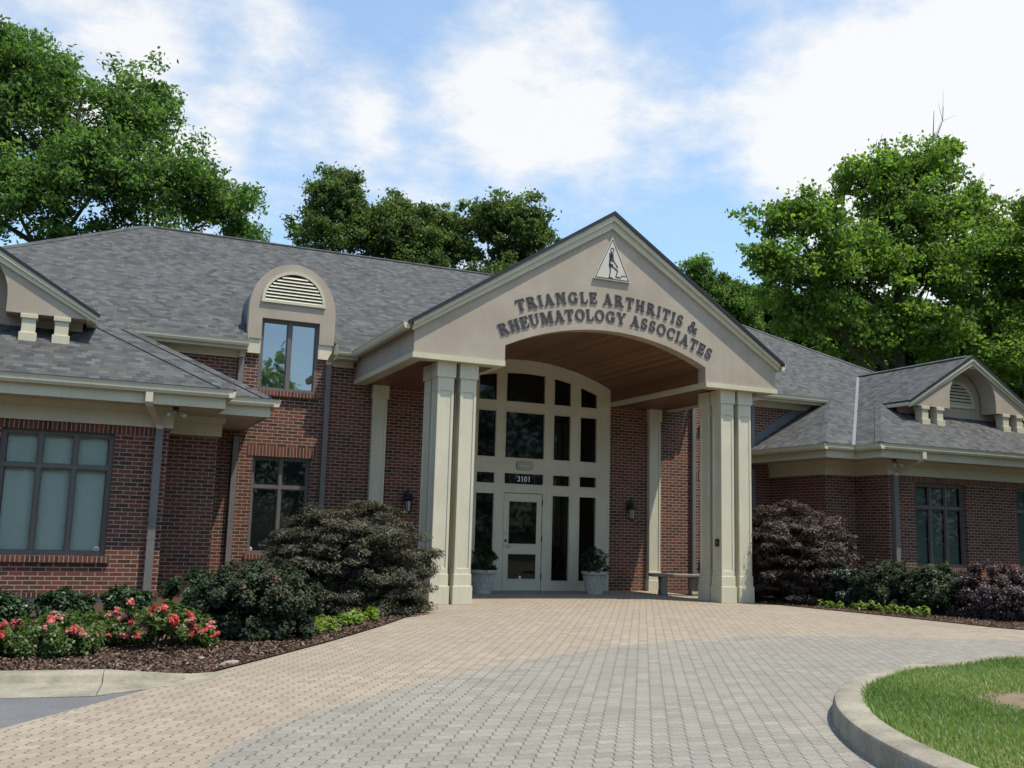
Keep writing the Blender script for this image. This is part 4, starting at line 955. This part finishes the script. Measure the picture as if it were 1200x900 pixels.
stroke((ox-.045, 6.445), (ox+.035, 6.43), .04); stroke((ox-.05, 6.40), (ox+.03, 6.41), .022)
stroke((ox+.01, 6.655), (ox+.05, 6.52), .016); stroke((ox+.05, 6.52), (ox+.12, 6.43), .014); stroke((ox+.115, 6.44), (ox+.135, 6.40), .022)
stroke((ox-.03, 6.41), (ox-.025, 6.30), .022); stroke((ox-.025, 6.30), (ox-.045, 6.19), .018); stroke((ox-.06, 6.185), (ox+.03, 6.18), .018)
stroke((ox+.02, 6.41), (ox+.14, 6.335), .022); stroke((ox+.14, 6.335), (ox+.10, 6.225), .018); stroke((ox+.09, 6.215), (ox+.20, 6.205), .018)
stroke((.20, 6.205), (.20, 6.25), .008); stroke((.20, 6.25), (.30, 6.25), .008)
g.build('skeleton_emblem', 'ink', pl)
# accessibility plate on the right column
g = MB(); g.box(2.660, 2.672, -3.62, -3.50, 1.10, 1.24); pt = g.build('door_opener_plate', 'black_metal', BLD, bevel=.003)
g = MB(); g.box(2.6565, 2.6598, -3.585, -3.535, 1.13, 1.21); g.build('plate_symbol', 'steel', pt)

# ------------------------------------------------------------------ entrance furniture
bn = empty('stone_bench', (3.12, -1.5, 0), 'grey stone bench with two carved legs under the portico', 'bench', rz=-.32)
g = MB(); g.box(-.62, .62, -.19, .19, .395, .455); g.build('seat', 'stone', bn, bevel=.012)
for xx in (-.34, .34):
    g = MB(); prof = [(.17, 0), (.17, .05), (.14, .08), (.11, .18), (.125, .28), (.165, .36), (.165, .394)]
    P_ = [(a, z) for a, z in prof]+[(-a, z) for a, z in prof[::-1]]; g.prismx(P_, xx-.07, xx+.07); g.build('leg', 'stone', bn, bevel=.008)


# ------------------------------------------------------------------ trees
def make_tree(name, label, base, lobes, leafm, seed, L=.27, Wd=.16, dens=1., group=None, trunk_r=.32, clump=.85, leaves=80, dead=None, up=.35):
    rg = np.random.default_rng(seed); bx, by = base
    root = empty(name, (bx, by, -.14), label, 'tree', group); o3 = np.array([bx, by, -.14])
    LB = [np.array(l) for l in lobes]; cent = [l[:3]-o3 for l in LB]; vol = [l[3]*l[3]*l[4] for l in LB]
    top = np.array([np.mean([c[0] for c in cent])*.6, np.mean([c[1] for c in cent])*.6, max(c[2] for c in cent)-.5])
    tk = MB(); tp = [np.array([0, 0, 0.]), np.array([0, 0, top[2]*.18])]
    for k in range(1, 7): f = .18+.82*k/6; tp.append(np.array([top[0]*f*f, top[1]*f*f, top[2]*f])+rg.normal(0, .12, 3)*(k < 6))
    rad = [trunk_r*(1.25-.0*i) if i == 0 else trunk_r*(1-.86*i/7) for i in range(8)]
    tk.tube([tuple(p) for p in tp], rad, 10)
    def trunk_at(z):
        for a, b in zip(tp, tp[1:]):
            if a[2] <= z <= b[2]: return a+(b-a)*((z-a[2])/(b[2]-a[2]+1e-9))
        return tp[-1]
    P_, N_, T_ = [], [], []
    for c, l, vv in zip(cent, LB, vol):
        rx, rz = l[3], l[4]; hz = max(c[2]-.45*np.hypot(c[0], c[1])-rz*.5, top[2]*.30); s0 = trunk_at(min(hz, top[2]*.92))
        mid = (s0+c)/2+np.array([0, 0, -.25*rz])+rg.normal(0, .15, 3); r0 = max(.05, trunk_r*.38*min(1, rx/2))
        tk.tube([tuple(s0), tuple((s0+mid)/2+rg.normal(0, .08, 3)), tuple(mid), tuple((mid+c)/2+rg.normal(0, .1, 3)), tuple(c)], [r0, r0*.85, r0*.68, r0*.5, r0*.34], 7)
        nc = int(dens*9*(rx*rx*1.2+rx*rz*.8)/clump**2*.62)+8
        d = unit(rg.normal(size=(nc, 3))); d[:, 2] = np.where(d[:, 2] < -.5, -d[:, 2]*.6, d[:, 2]); d = unit(d)
        rad_ = rg.uniform(.2, 1.0, nc)**.5*rg.uniform(.82, 1.16, nc)
        cc = c+d*rad_[:, None]*np.array([rx, rx, rz])*.95+rg.normal(0, .34, (nc, 3))*min(1, rx/1.5)
        for q in range(0, nc, 3):
            e = cc[q]; m_ = (c+e)/2+rg.normal(0, .12, 3); tk.tube([tuple(c), tuple(m_), tuple(e)], [r0*.26, r0*.17, .012], 4, caps=False)
        for q in range(nc):
            rc = clump*rg.uniform(.40, 1.25)*min(1., .45+.3*rx); nl = int(leaves*rg.uniform(.6, 1.2)*(rc/clump)**1.6)+14
            pd = rg.normal(size=(nl, 3))*np.array([.62, .62, .40])
            P_.append(cc[q]+pd*rc*.78); N_.append(np.repeat((d[q]*.30+np.array([0, 0, up]))[None], nl, 0)+pd*.2)
            T_.append(np.clip(rg.normal(.46+rg.normal(0, .13), .17, nl), 0, 1))
    P_ = np.concatenate(P_); N_ = np.concatenate(N_); T_ = np.concatenate(T_)
    if dead:
        for (a, b, r_) in dead:
            a, b = np.array(a)-o3, np.array(b)-o3; m_ = (a+b)/2+rg.normal(0, .12, 3); tk.tube([tuple(a), tuple(m_), tuple(b)], [r_, r_*.7, r_*.25], 5)
            for _ in range(3):
                e = m_+(b-a)*rg.uniform(.1, .5)+rg.normal(0, .35, 3); tk.tube([tuple(m_), tuple(e)], [r_*.45, r_*.12], 4)
    tk.build('trunk', 'bark', root, smooth=True, recalc=False)
    Q = leaf_quads(rg, P_, L, Wd, .25, N=N_*.7, free=True); quads_obj('crown', Q, T_, leafm, root)
    return root
make_tree('oak_tree', 'tall dense dark green tree rising behind the left end of the main roof', (-11., 19.), [(-12.2, 19.0, 16.2, 2.37, 2.53), (-14.4, 20.0, 14.5, 2.83, 3.45), (-11.6, 20.0, 17.9, 1.5, 1.5), (-8.4, 19.0, 16.3, 1.98, 1.81), (-9.1, 17.5, 13.4, 2.49, 1.87), (-6.3, 18.0, 13.8, 1.79, 1.47), (-4.8, 19.0, 13.3, 1.52, 1.28), (-11.8, 17.5, 12.2, 2.1, 1.8), (-7.7, 19.5, 17.7, 1.01, 1.01), (-3.8, 19.0, 12.7, 0.68, 0.61), (-9., 19., 10.8, 2.4, 1.4), (-13.5, 18.5, 17.6, 1.6, 1.6)], 'leaf_oak', 1, L=.21, Wd=.10, dens=.85, clump=.64, leaves=110)
make_tree('background_tree', 'dark green tree with a narrow raised top, left of the three trees above the ridge', (1.4, 24.), [(1.1, 24.0, 16.2, 1.35, 1.5), (0.3, 23.5, 14.4, 1.2, 1.3), (2.4, 24.0, 15.0, 1.5, 1.5), (1.3, 24.5, 17.5, 0.82, 0.74), (1.2, 24., 12.4, 1.6, 1.2)], 'leaf_dull', 2, L=.20, Wd=.11, leaves=110, dens=1.1, clump=.55)
make_tree('background_tree', 'dull green bushy tree in the middle of the three trees above the ridge', (4.8, 24.), [(4.3, 24.0, 15.5, 1.6, 1.5), (6.2, 24.5, 15.4, 1.4, 1.5), (5.2, 24.2, 14.6, 1.6, 1.2), (3.7, 24.0, 14.2, 1.23, 0.82), (5., 24., 13., 2., 1.2)], 'leaf_dull', 3, L=.20, Wd=.11, leaves=100, dens=.95, clump=.52)
make_tree('background_tree', 'broad dull green tree with sky gaps, close left of the portico gable', (9.2, 24.), [(8.3, 24.0, 16.2, 1.35, 1.3), (10.1, 24.0, 16.4, 1.75, 1.55), (11.7, 24.3, 16.5, 0.8, 0.95), (10.6, 24.0, 15.0, 1.6, 1.1), (7.5, 24.0, 14.8, 1.0, .9), (9.5, 24., 13., 2.4, 1.2)], 'leaf_dull', 4, L=.20, Wd=.12, leaves=100, dens=.95, clump=.52)
make_tree('background_tree', 'small fresh green tree peeping over the right slope of the portico gable', (20.7, 22.), [(19.9, 22.0, 14.8, 0.99, 1.08), (21.8, 22.0, 13.9, 1.14, 1.0), (20.7, 22.0, 13.3, 1.35, 1.35), (23, 22.5, 12.6, 1.3, 1.1)], 'leaf_oak', 5, L=.20, Wd=.10, leaves=110, dens=1.0, clump=.5)
make_tree('maple_tree', 'big bright green spreading tree with bare twigs at its top, behind the right wing', (28.2, 16.), [(28.5, 16.0, 17.0, 3.05, 2.62), (25.7, 16.0, 18.8, 1.5, 1.4), (29.6, 16.0, 20.1, 2.0, 1.5), (21.5, 15.0, 15.9, 2.0, 1.3), (20.3, 16.0, 16.1, 1.3, 0.8), (20.0, 15.0, 13.4, 1.7, 1.2), (24.1, 15.0, 14.0, 2.9, 2.0), (29.6, 15.5, 14.4, 3.3, 2.4), (33.0, 16.5, 18.4, 1.9, 1.9), (32.1, 16.0, 22.2, .7, 0.45), (31.2, 16.0, 21.5, .7, .45), (19.3, 16.0, 14.2, 0.8, 0.6), (28.3, 16.0, 11.5, 3.6, 1.6), (22.8, 16.0, 11.7, 2.6, 1.3), (27.3, 16, 19.6, 1.2, 1.), (32.8, 16, 14.8, 1.6, 2.)], 'leaf_bright', 6, L=.25, Wd=.155, dens=.56, clump=.64, leaves=66, trunk_r=.42,
          dead=[((30.6, 16, 20.2), (30.9, 16, 24.0), .05), ((30.9, 16, 22.3), (31.6, 16, 24.4), .03), ((29.8, 16, 20.8), (30.0, 16, 22.5), .04), ((26.8, 16, 20.2), (27.2, 16, 22.0), .03), ((33.6, 16, 19.8), (34.4, 16, 21.2), .03)])
make_tree('background_tree', 'mid green tree at the right edge of the photo beside the big bright green tree', (34.4, 14.), [(33.3, 14.0, 15.8, 1.7, 2.2), (35.1, 14.0, 13.9, 2.64, 2.64), (33.3, 14.0, 10.6, 2.36, 2.36), (35.8, 14.0, 18.3, 1.5, 1.5), (36.5, 14, 11, 2.5, 2.5)], 'leaf_bright', 7, L=.25, Wd=.15, dens=.75, clump=.66, leaves=80)
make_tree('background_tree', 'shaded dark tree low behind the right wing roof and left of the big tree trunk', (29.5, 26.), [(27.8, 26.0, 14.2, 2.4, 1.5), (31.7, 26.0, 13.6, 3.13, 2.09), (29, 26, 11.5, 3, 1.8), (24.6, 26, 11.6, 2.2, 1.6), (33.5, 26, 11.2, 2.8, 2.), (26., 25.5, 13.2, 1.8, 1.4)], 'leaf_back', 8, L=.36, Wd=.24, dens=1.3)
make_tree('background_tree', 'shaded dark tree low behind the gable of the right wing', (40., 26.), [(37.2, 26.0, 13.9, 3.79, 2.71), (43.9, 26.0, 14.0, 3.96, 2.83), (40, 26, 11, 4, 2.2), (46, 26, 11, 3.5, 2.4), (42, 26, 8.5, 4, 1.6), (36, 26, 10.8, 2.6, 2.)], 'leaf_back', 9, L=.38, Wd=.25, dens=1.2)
make_tree('added_shade_tree', 'broad leafy tree added out of view right of the drive to dim the right wing', (13.2, -9.5), [(13.2, -9.5, 7., 3., 2.4), (11.8, -8.6, 5.6, 1.9, 1.6), (14.8, -10, 5.8, 2.2, 1.8), (13.4, -9.2, 9., 1.8, 1.2)], 'leaf_oak', 21, L=.4, Wd=.24, dens=.7, clump=.9, leaves=70)  # unseen tree, added to block sky light from the right wing and shrubs
# the wood across the street behind the viewer, one mass, seen only in the reflections of the glass
rg = np.random.default_rng(33); n = 150000
ang = rg.uniform(R(180), R(372), n); th_ = 15.5+3.2*np.sin(ang*11)+2.6*np.sin(ang*29+1)+1.4*np.sin(ang*61)
th_ = th_+1.2*np.sin(ang*131)+.8*np.sin(ang*311); dd = 62+rg.uniform(0, 9, n); C = np.stack([-2+dd*np.cos(ang), -4+dd*np.sin(ang), th_*rg.uniform(0, 1, n)**.8], 1)
tag(quads_obj('far_wood', leaf_quads(rg, C, .55, .38, .3), rg.beta(2, 2, n), 'leaf_oak'), 'leafy green wood across the street', 'wood', kind='stuff')

# ------------------------------------------------------------------ shrubs
def shrub_parts(rg, rx, ry, h, n, L, Wd, nclump, rc, flat=1., up=.4, droop=0., loose=.0, low=.06):
    d = unit(rg.normal(size=(nclump, 3))); lowm = d[:, 2] < 0; hr = np.hypot(d[:, 0], d[:, 1]); k_ = np.where(lowm, np.maximum(hr, .93)/np.maximum(hr, 1e-3), 1.); d[:, 0] *= k_; d[:, 1] *= k_
    rr = np.where(rg.uniform(size=nclump) < .28, rg.uniform(.25, .7, nclump), rg.uniform(.80, 1.0+loose, nclump))
    z0 = h*.48; C = d*rr[:, None]*np.array([rx, ry, h*.52]); C[:, 2] += z0; C[:, 2] = np.maximum(C[:, 2], low+.02)
    wgt = rg.uniform(.6, 1.4, nclump); cnt = np.maximum((wgt/wgt.sum()*n).astype(int), 3)
    P_, N_, T_ = [], [], []
    for c, dd, k in zip(C, d, cnt):
        p = unit(rg.normal(size=(k, 3)))*(rg.uniform(0, 1, k)**.5)[:, None]; p[:, 2] *= flat
        P_.append(c+p*rc*rg.uniform(.7, 1.2)); N_.append(np.repeat((dd*.6+np.array([0, 0, up]))[None], k, 0)+p*.4)
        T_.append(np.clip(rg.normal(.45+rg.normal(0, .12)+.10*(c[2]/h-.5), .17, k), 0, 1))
    P_ = np.concatenate(P_); N_ = np.concatenate(N_); T_ = np.concatenate(T_)
    k = P_[:, 2] > low*.3; P_, N_, T_ = P_[k], N_[k], T_[k]
    return leaf_quads(rg, P_, L, Wd, .2, N=N_, droop=droop), T_, C
def make_shrub(name, label, cat, loc, rx, h, leafm, n, L, Wd, seed, nclump=70, rc=.14, ry=None, group=None, flowers=None, **kw):
    rg = np.random.default_rng(seed); root = empty(name, (*loc, .012), label, cat, group)
    Q, T_, C = shrub_parts(rg, rx, ry or rx, h, n, L, Wd, nclump, rc, **kw)
    quads_obj('foliage', Q, T_, leafm, root)
    st = MB()
    for c in C[rg.permutation(len(C))[:26]]:
        b = rg.normal(0, .05, 2)*rx*2; m_ = (b[0]+c[0]*.45, b[1]+c[1]*.45, c[2]*.5); st.tube([(b[0], b[1], -.03), m_, tuple(c)], [.012+.006*h, .009+.003*h, .004], 5, caps=False)
    st.build('stems', 'bark', root, recalc=False)
    if flowers:
        for k in range(flowers):
            c = C[rg.integers(len(C))]
            for _ in range(40):
                c = C[rg.integers(len(C))]
                if c[1] < .15*rx and c[2] > h*.28: break
            v = c*np.array([1.14, 1.18, 1.08])+np.array([0, -.015, .02])+rg.normal(0, .02, 3)
            vr = rg.choice([0, 0, 0, 1, 1, 2]); o = bpy.data.objects.new('blossom', BLOSSOM[vr][rg.integers(2)]); COL.objects.link(o); o.parent = root
            o.location = tuple(v); s_ = rg.uniform(.9, 1.75); o.scale = (s_, s_, s_); o.rotation_euler = (rg.uniform(-.5, .3), rg.uniform(-.4, .4), rg.uniform(0, 6.28))
    return root
def make_pot(label, loc, seed):
    root = empty('potted_plant', (*loc, 0), label, 'potted plant')
    g = MB(); g.lathe([(0, 0), (.185, 0), (.195, .03), (.19, .05), (.245, .40), (.285, .41), (.295, .43), (.295, .475), (.275, .48), (.255, .45), (0, .445)], (0, 0, 0), 32)
    pot = g.build('pot', 'planter_stone', root, smooth=True)
    g = MB()
    for s in (-1, 1):
        for k in range(14):
            path = []
            for i in range(7):
                f = i/6; a = 2*math.pi*k/14+s*f*.62; r_ = .192+f*.053; path.append((r_*math.cos(a), r_*math.sin(a), .06+.32*f))
            g.tube(path, .014, 6)
    g.build('lattice_relief', 'planter_stone', pot, smooth=True)
    rg = np.random.default_rng(seed); Q, T_, C = shrub_parts(rg, .27, .27, .52, 2600, .05, .026, 70, .08, loose=.1)
    Q[:, :, 2] += .44; quads_obj('foliage', Q, T_, 'leaf_box', root)
    st = MB()
    for c in C[:16]: st.tube([(0, 0, .44), (c[0]*.4, c[1]*.4, .44+c[2]*.5), (c[0], c[1], .44+c[2])], [.012, .008, .004], 5, caps=False)
    st.build('stems', 'bark', root, recalc=False)
make_pot('grey lattice stone pot with a small evergreen, left of the entry door beside the columns', (-1.22, -.80), 81)
make_pot('lattice stone pot with evergreen right of the entry door by the brick wall', (1.30, -1.02), 82)
# blossoms: heads of ruffled petals
BLOSSOM = []
for mi, mm in enumerate(('petal_coral', 'petal_pink', 'petal_faded')):
    row = []
    for v in range(2):
        rg = np.random.default_rng(90+mi*5+v); P_, N_ = [], []
        for hx in range(4):
            hc = rg.normal(0, .018, 3)*np.array([1, 1, .6]); k = 26; d = unit(rg.normal(size=(k, 3))); d[:, 2] = np.abs(d[:, 2])*.8-.1
            P_.append(hc+d*(rg.uniform(.3, 1, k)*.021)[:, None]); N_.append(d*1.3)
        Q = leaf_quads(rg, np.concatenate(P_), .022, .022, .0, N=np.concatenate(N_))
        o = quads_obj('blossom', Q, rg.beta(2, 2, len(Q)), mm); row.append(o.data); bpy.data.objects.remove(o)
    BLOSSOM.append(row)
G1 = 'small glossy laurel shrubs along the left wing'
for k, (x, y, r_, h, lb) in enumerate(((-9.86, -6.2, .30, .32, 'small glossy dark laurel shrub cut by the left edge of the photo'), (-9.14, -5.7, .33, .35, 'rounded glossy dark laurel shrub under the left wing window'),
                                      (-8.36, -5.1, .30, .36, 'small glossy dark laurel shrub at the foot of the left wing downspout'), (-7.50, -6.1, .48, .60, 'largest glossy dark laurel shrub, close left of the big clipped bronze shrub'))):
    make_shrub('laurel_shrub', lb, 'shrub', (x, y), r_, h, 'leaf_laurel', 4600, .068, .034, 40+k, nclump=60, rc=.085, group=G1)
G2 = 'flowering rose bushes in the left bed'
for k, (x, y, r_, h, n, lb) in enumerate(((-9.92, -9.40, .38, .28, 16, 'coral flowering rose bush cut by the left edge of the photo'), (-9.30, -9.45, .42, .31, 22, 'coral flowering rose bush, the second from the left edge of the photo'),
                                         (-8.82, -8.75, .40, .27, 10, 'rose bush with mostly faded blooms between the two fuller flowering ones'), (-8.22, -9.1, .46, .37, 34, 'full rose bush with coral blooms beside the big clipped bronze shrub'))):
    make_shrub('rose_bush', lb, 'rose bush', (x, y), r_, h, 'leaf_rose', 7000, .042, .026, 50+k, nclump=85, rc=.085, loose=.18, flowers=n, group=G2)
make_shrub('bronze_shrub', 'big rounded dark green shrub with bronze tips in the left bed', 'shrub', (-7.12, -8.25), .68, .80, 'leaf_bronze', 42000, .046, .026, 60, nclump=300, rc=.10, loose=.06, up=.5)
make_shrub('japanese_maple', 'large weeping dark bronze laceleaf maple beside the left portico columns', 'maple', (-5.18, -4.95), 1.20, 1.58, 'leaf_maple', 80000, .07, .020, 61, nclump=520, rc=.19, flat=.42, loose=.10, up=.7, droop=.5)
make_shrub('japanese_maple', 'weeping purple red laceleaf maple to the right of the right portico columns', 'maple', (4.52, -3.6), 1.0, 1.86, 'leaf_redmaple', 55000, .08, .024, 62, nclump=420, rc=.22, flat=.38, loose=.24, up=.7, droop=.5)
make_shrub('evergreen_shrub', 'small blue green shrub directly right of the purple red maple', 'shrub', (4.75, -4.75), .42, .74, 'leaf_blue', 10000, .055, .028, 63, nclump=90, rc=.10, loose=.1)
make_shrub('evergreen_shrub', 'wide dark green clipped shrub in the right bed below the wing corner', 'shrub', (5.10, -5.55), .60, .86, 'leaf_bronze', 24000, .052, .028, 64, nclump=170, rc=.11, loose=.06)
make_shrub('evergreen_shrub', 'green shrub with reddish tips between the dark green and the purple shrub', 'shrub', (5.30, -6.65), .54, .85, 'leaf_mixed', 20000, .052, .028, 65, nclump=140, rc=.11, loose=.1)
make_shrub('purple_shrub', 'spreading dark purple shrub at the right end of the row below the wing window', 'shrub', (5.72, -7.55), .70, .90, 'leaf_purple', 30000, .048, .026, 66, nclump=200, rc=.11, loose=.08)
make_shrub('evergreen_shrub', 'fresh green shrub cut by the right edge of the photo beyond the purple shrub', 'shrub', (7.05, -7.1), .42, .70, 'leaf_rose', 9000, .05, .028, 67, nclump=90, rc=.10, loose=.1)
# lime bedding plants
BED = []
for v in range(4):
    rg = np.random.default_rng(70+v); k = 46; a = rg.uniform(0, 6.28, k); rr = rg.uniform(.0, .075, k); z = rg.uniform(.02, .12, k)*(1-rr*4)
    C = np.stack([rr*np.cos(a), rr*np.sin(a), z], 1); N_ = np.stack([np.cos(a)*.5, np.sin(a)*.5, np.ones(k)], 1)
    o = quads_obj('bedding_plant', leaf_quads(rg, C, .055, .034, .4, N=N_), rg.beta(2, 2, k), 'leaf_lime'); BED.append(o.data); bpy.data.objects.remove(o)
def bedding(pts, label, group, seed):
    rg = np.random.default_rng(seed)
    for x, y in pts:
        o = bpy.data.objects.new('bedding_plant', BED[rg.integers(4)]); COL.objects.link(o); o.location = (x, y, .012); s_ = rg.uniform(1.0, 1.7); o.scale = (s_, s_, s_); o.rotation_euler = (0, 0, rg.uniform(0, 6.28)); tag(o, label, 'plant', group)
rg = np.random.default_rng(77); pts = []
BP = [(-6.55, -8.30), (-5.98, -7.45), (-5.45, -6.65), (-4.92, -5.80), (-4.42, -4.85)]
for k in range(30):
    u = (k+rg.uniform(0, 1))/30*3.999; i_ = int(u); f = u-i_; off = rg.uniform(-.16, .28)
    pts.append((BP[i_][0]*(1-f)+BP[i_+1][0]*f-off*.85, BP[i_][1]*(1-f)+BP[i_+1][1]*f+off*.5))
bedding(pts, 'small lime green bedding plant in the mulch in front of the bronze maple', 'lime bedding plants in the left bed', 1)
pts = [(4.12+.32*k/12+rg.uniform(-.05, .12), -4.75-2.3*k/12+rg.uniform(-.06, .06)) for k in range(13)]
bedding(pts, 'small lime green bedding plant along the paving edge of the right bed', 'lime bedding plants in the right bed', 2)
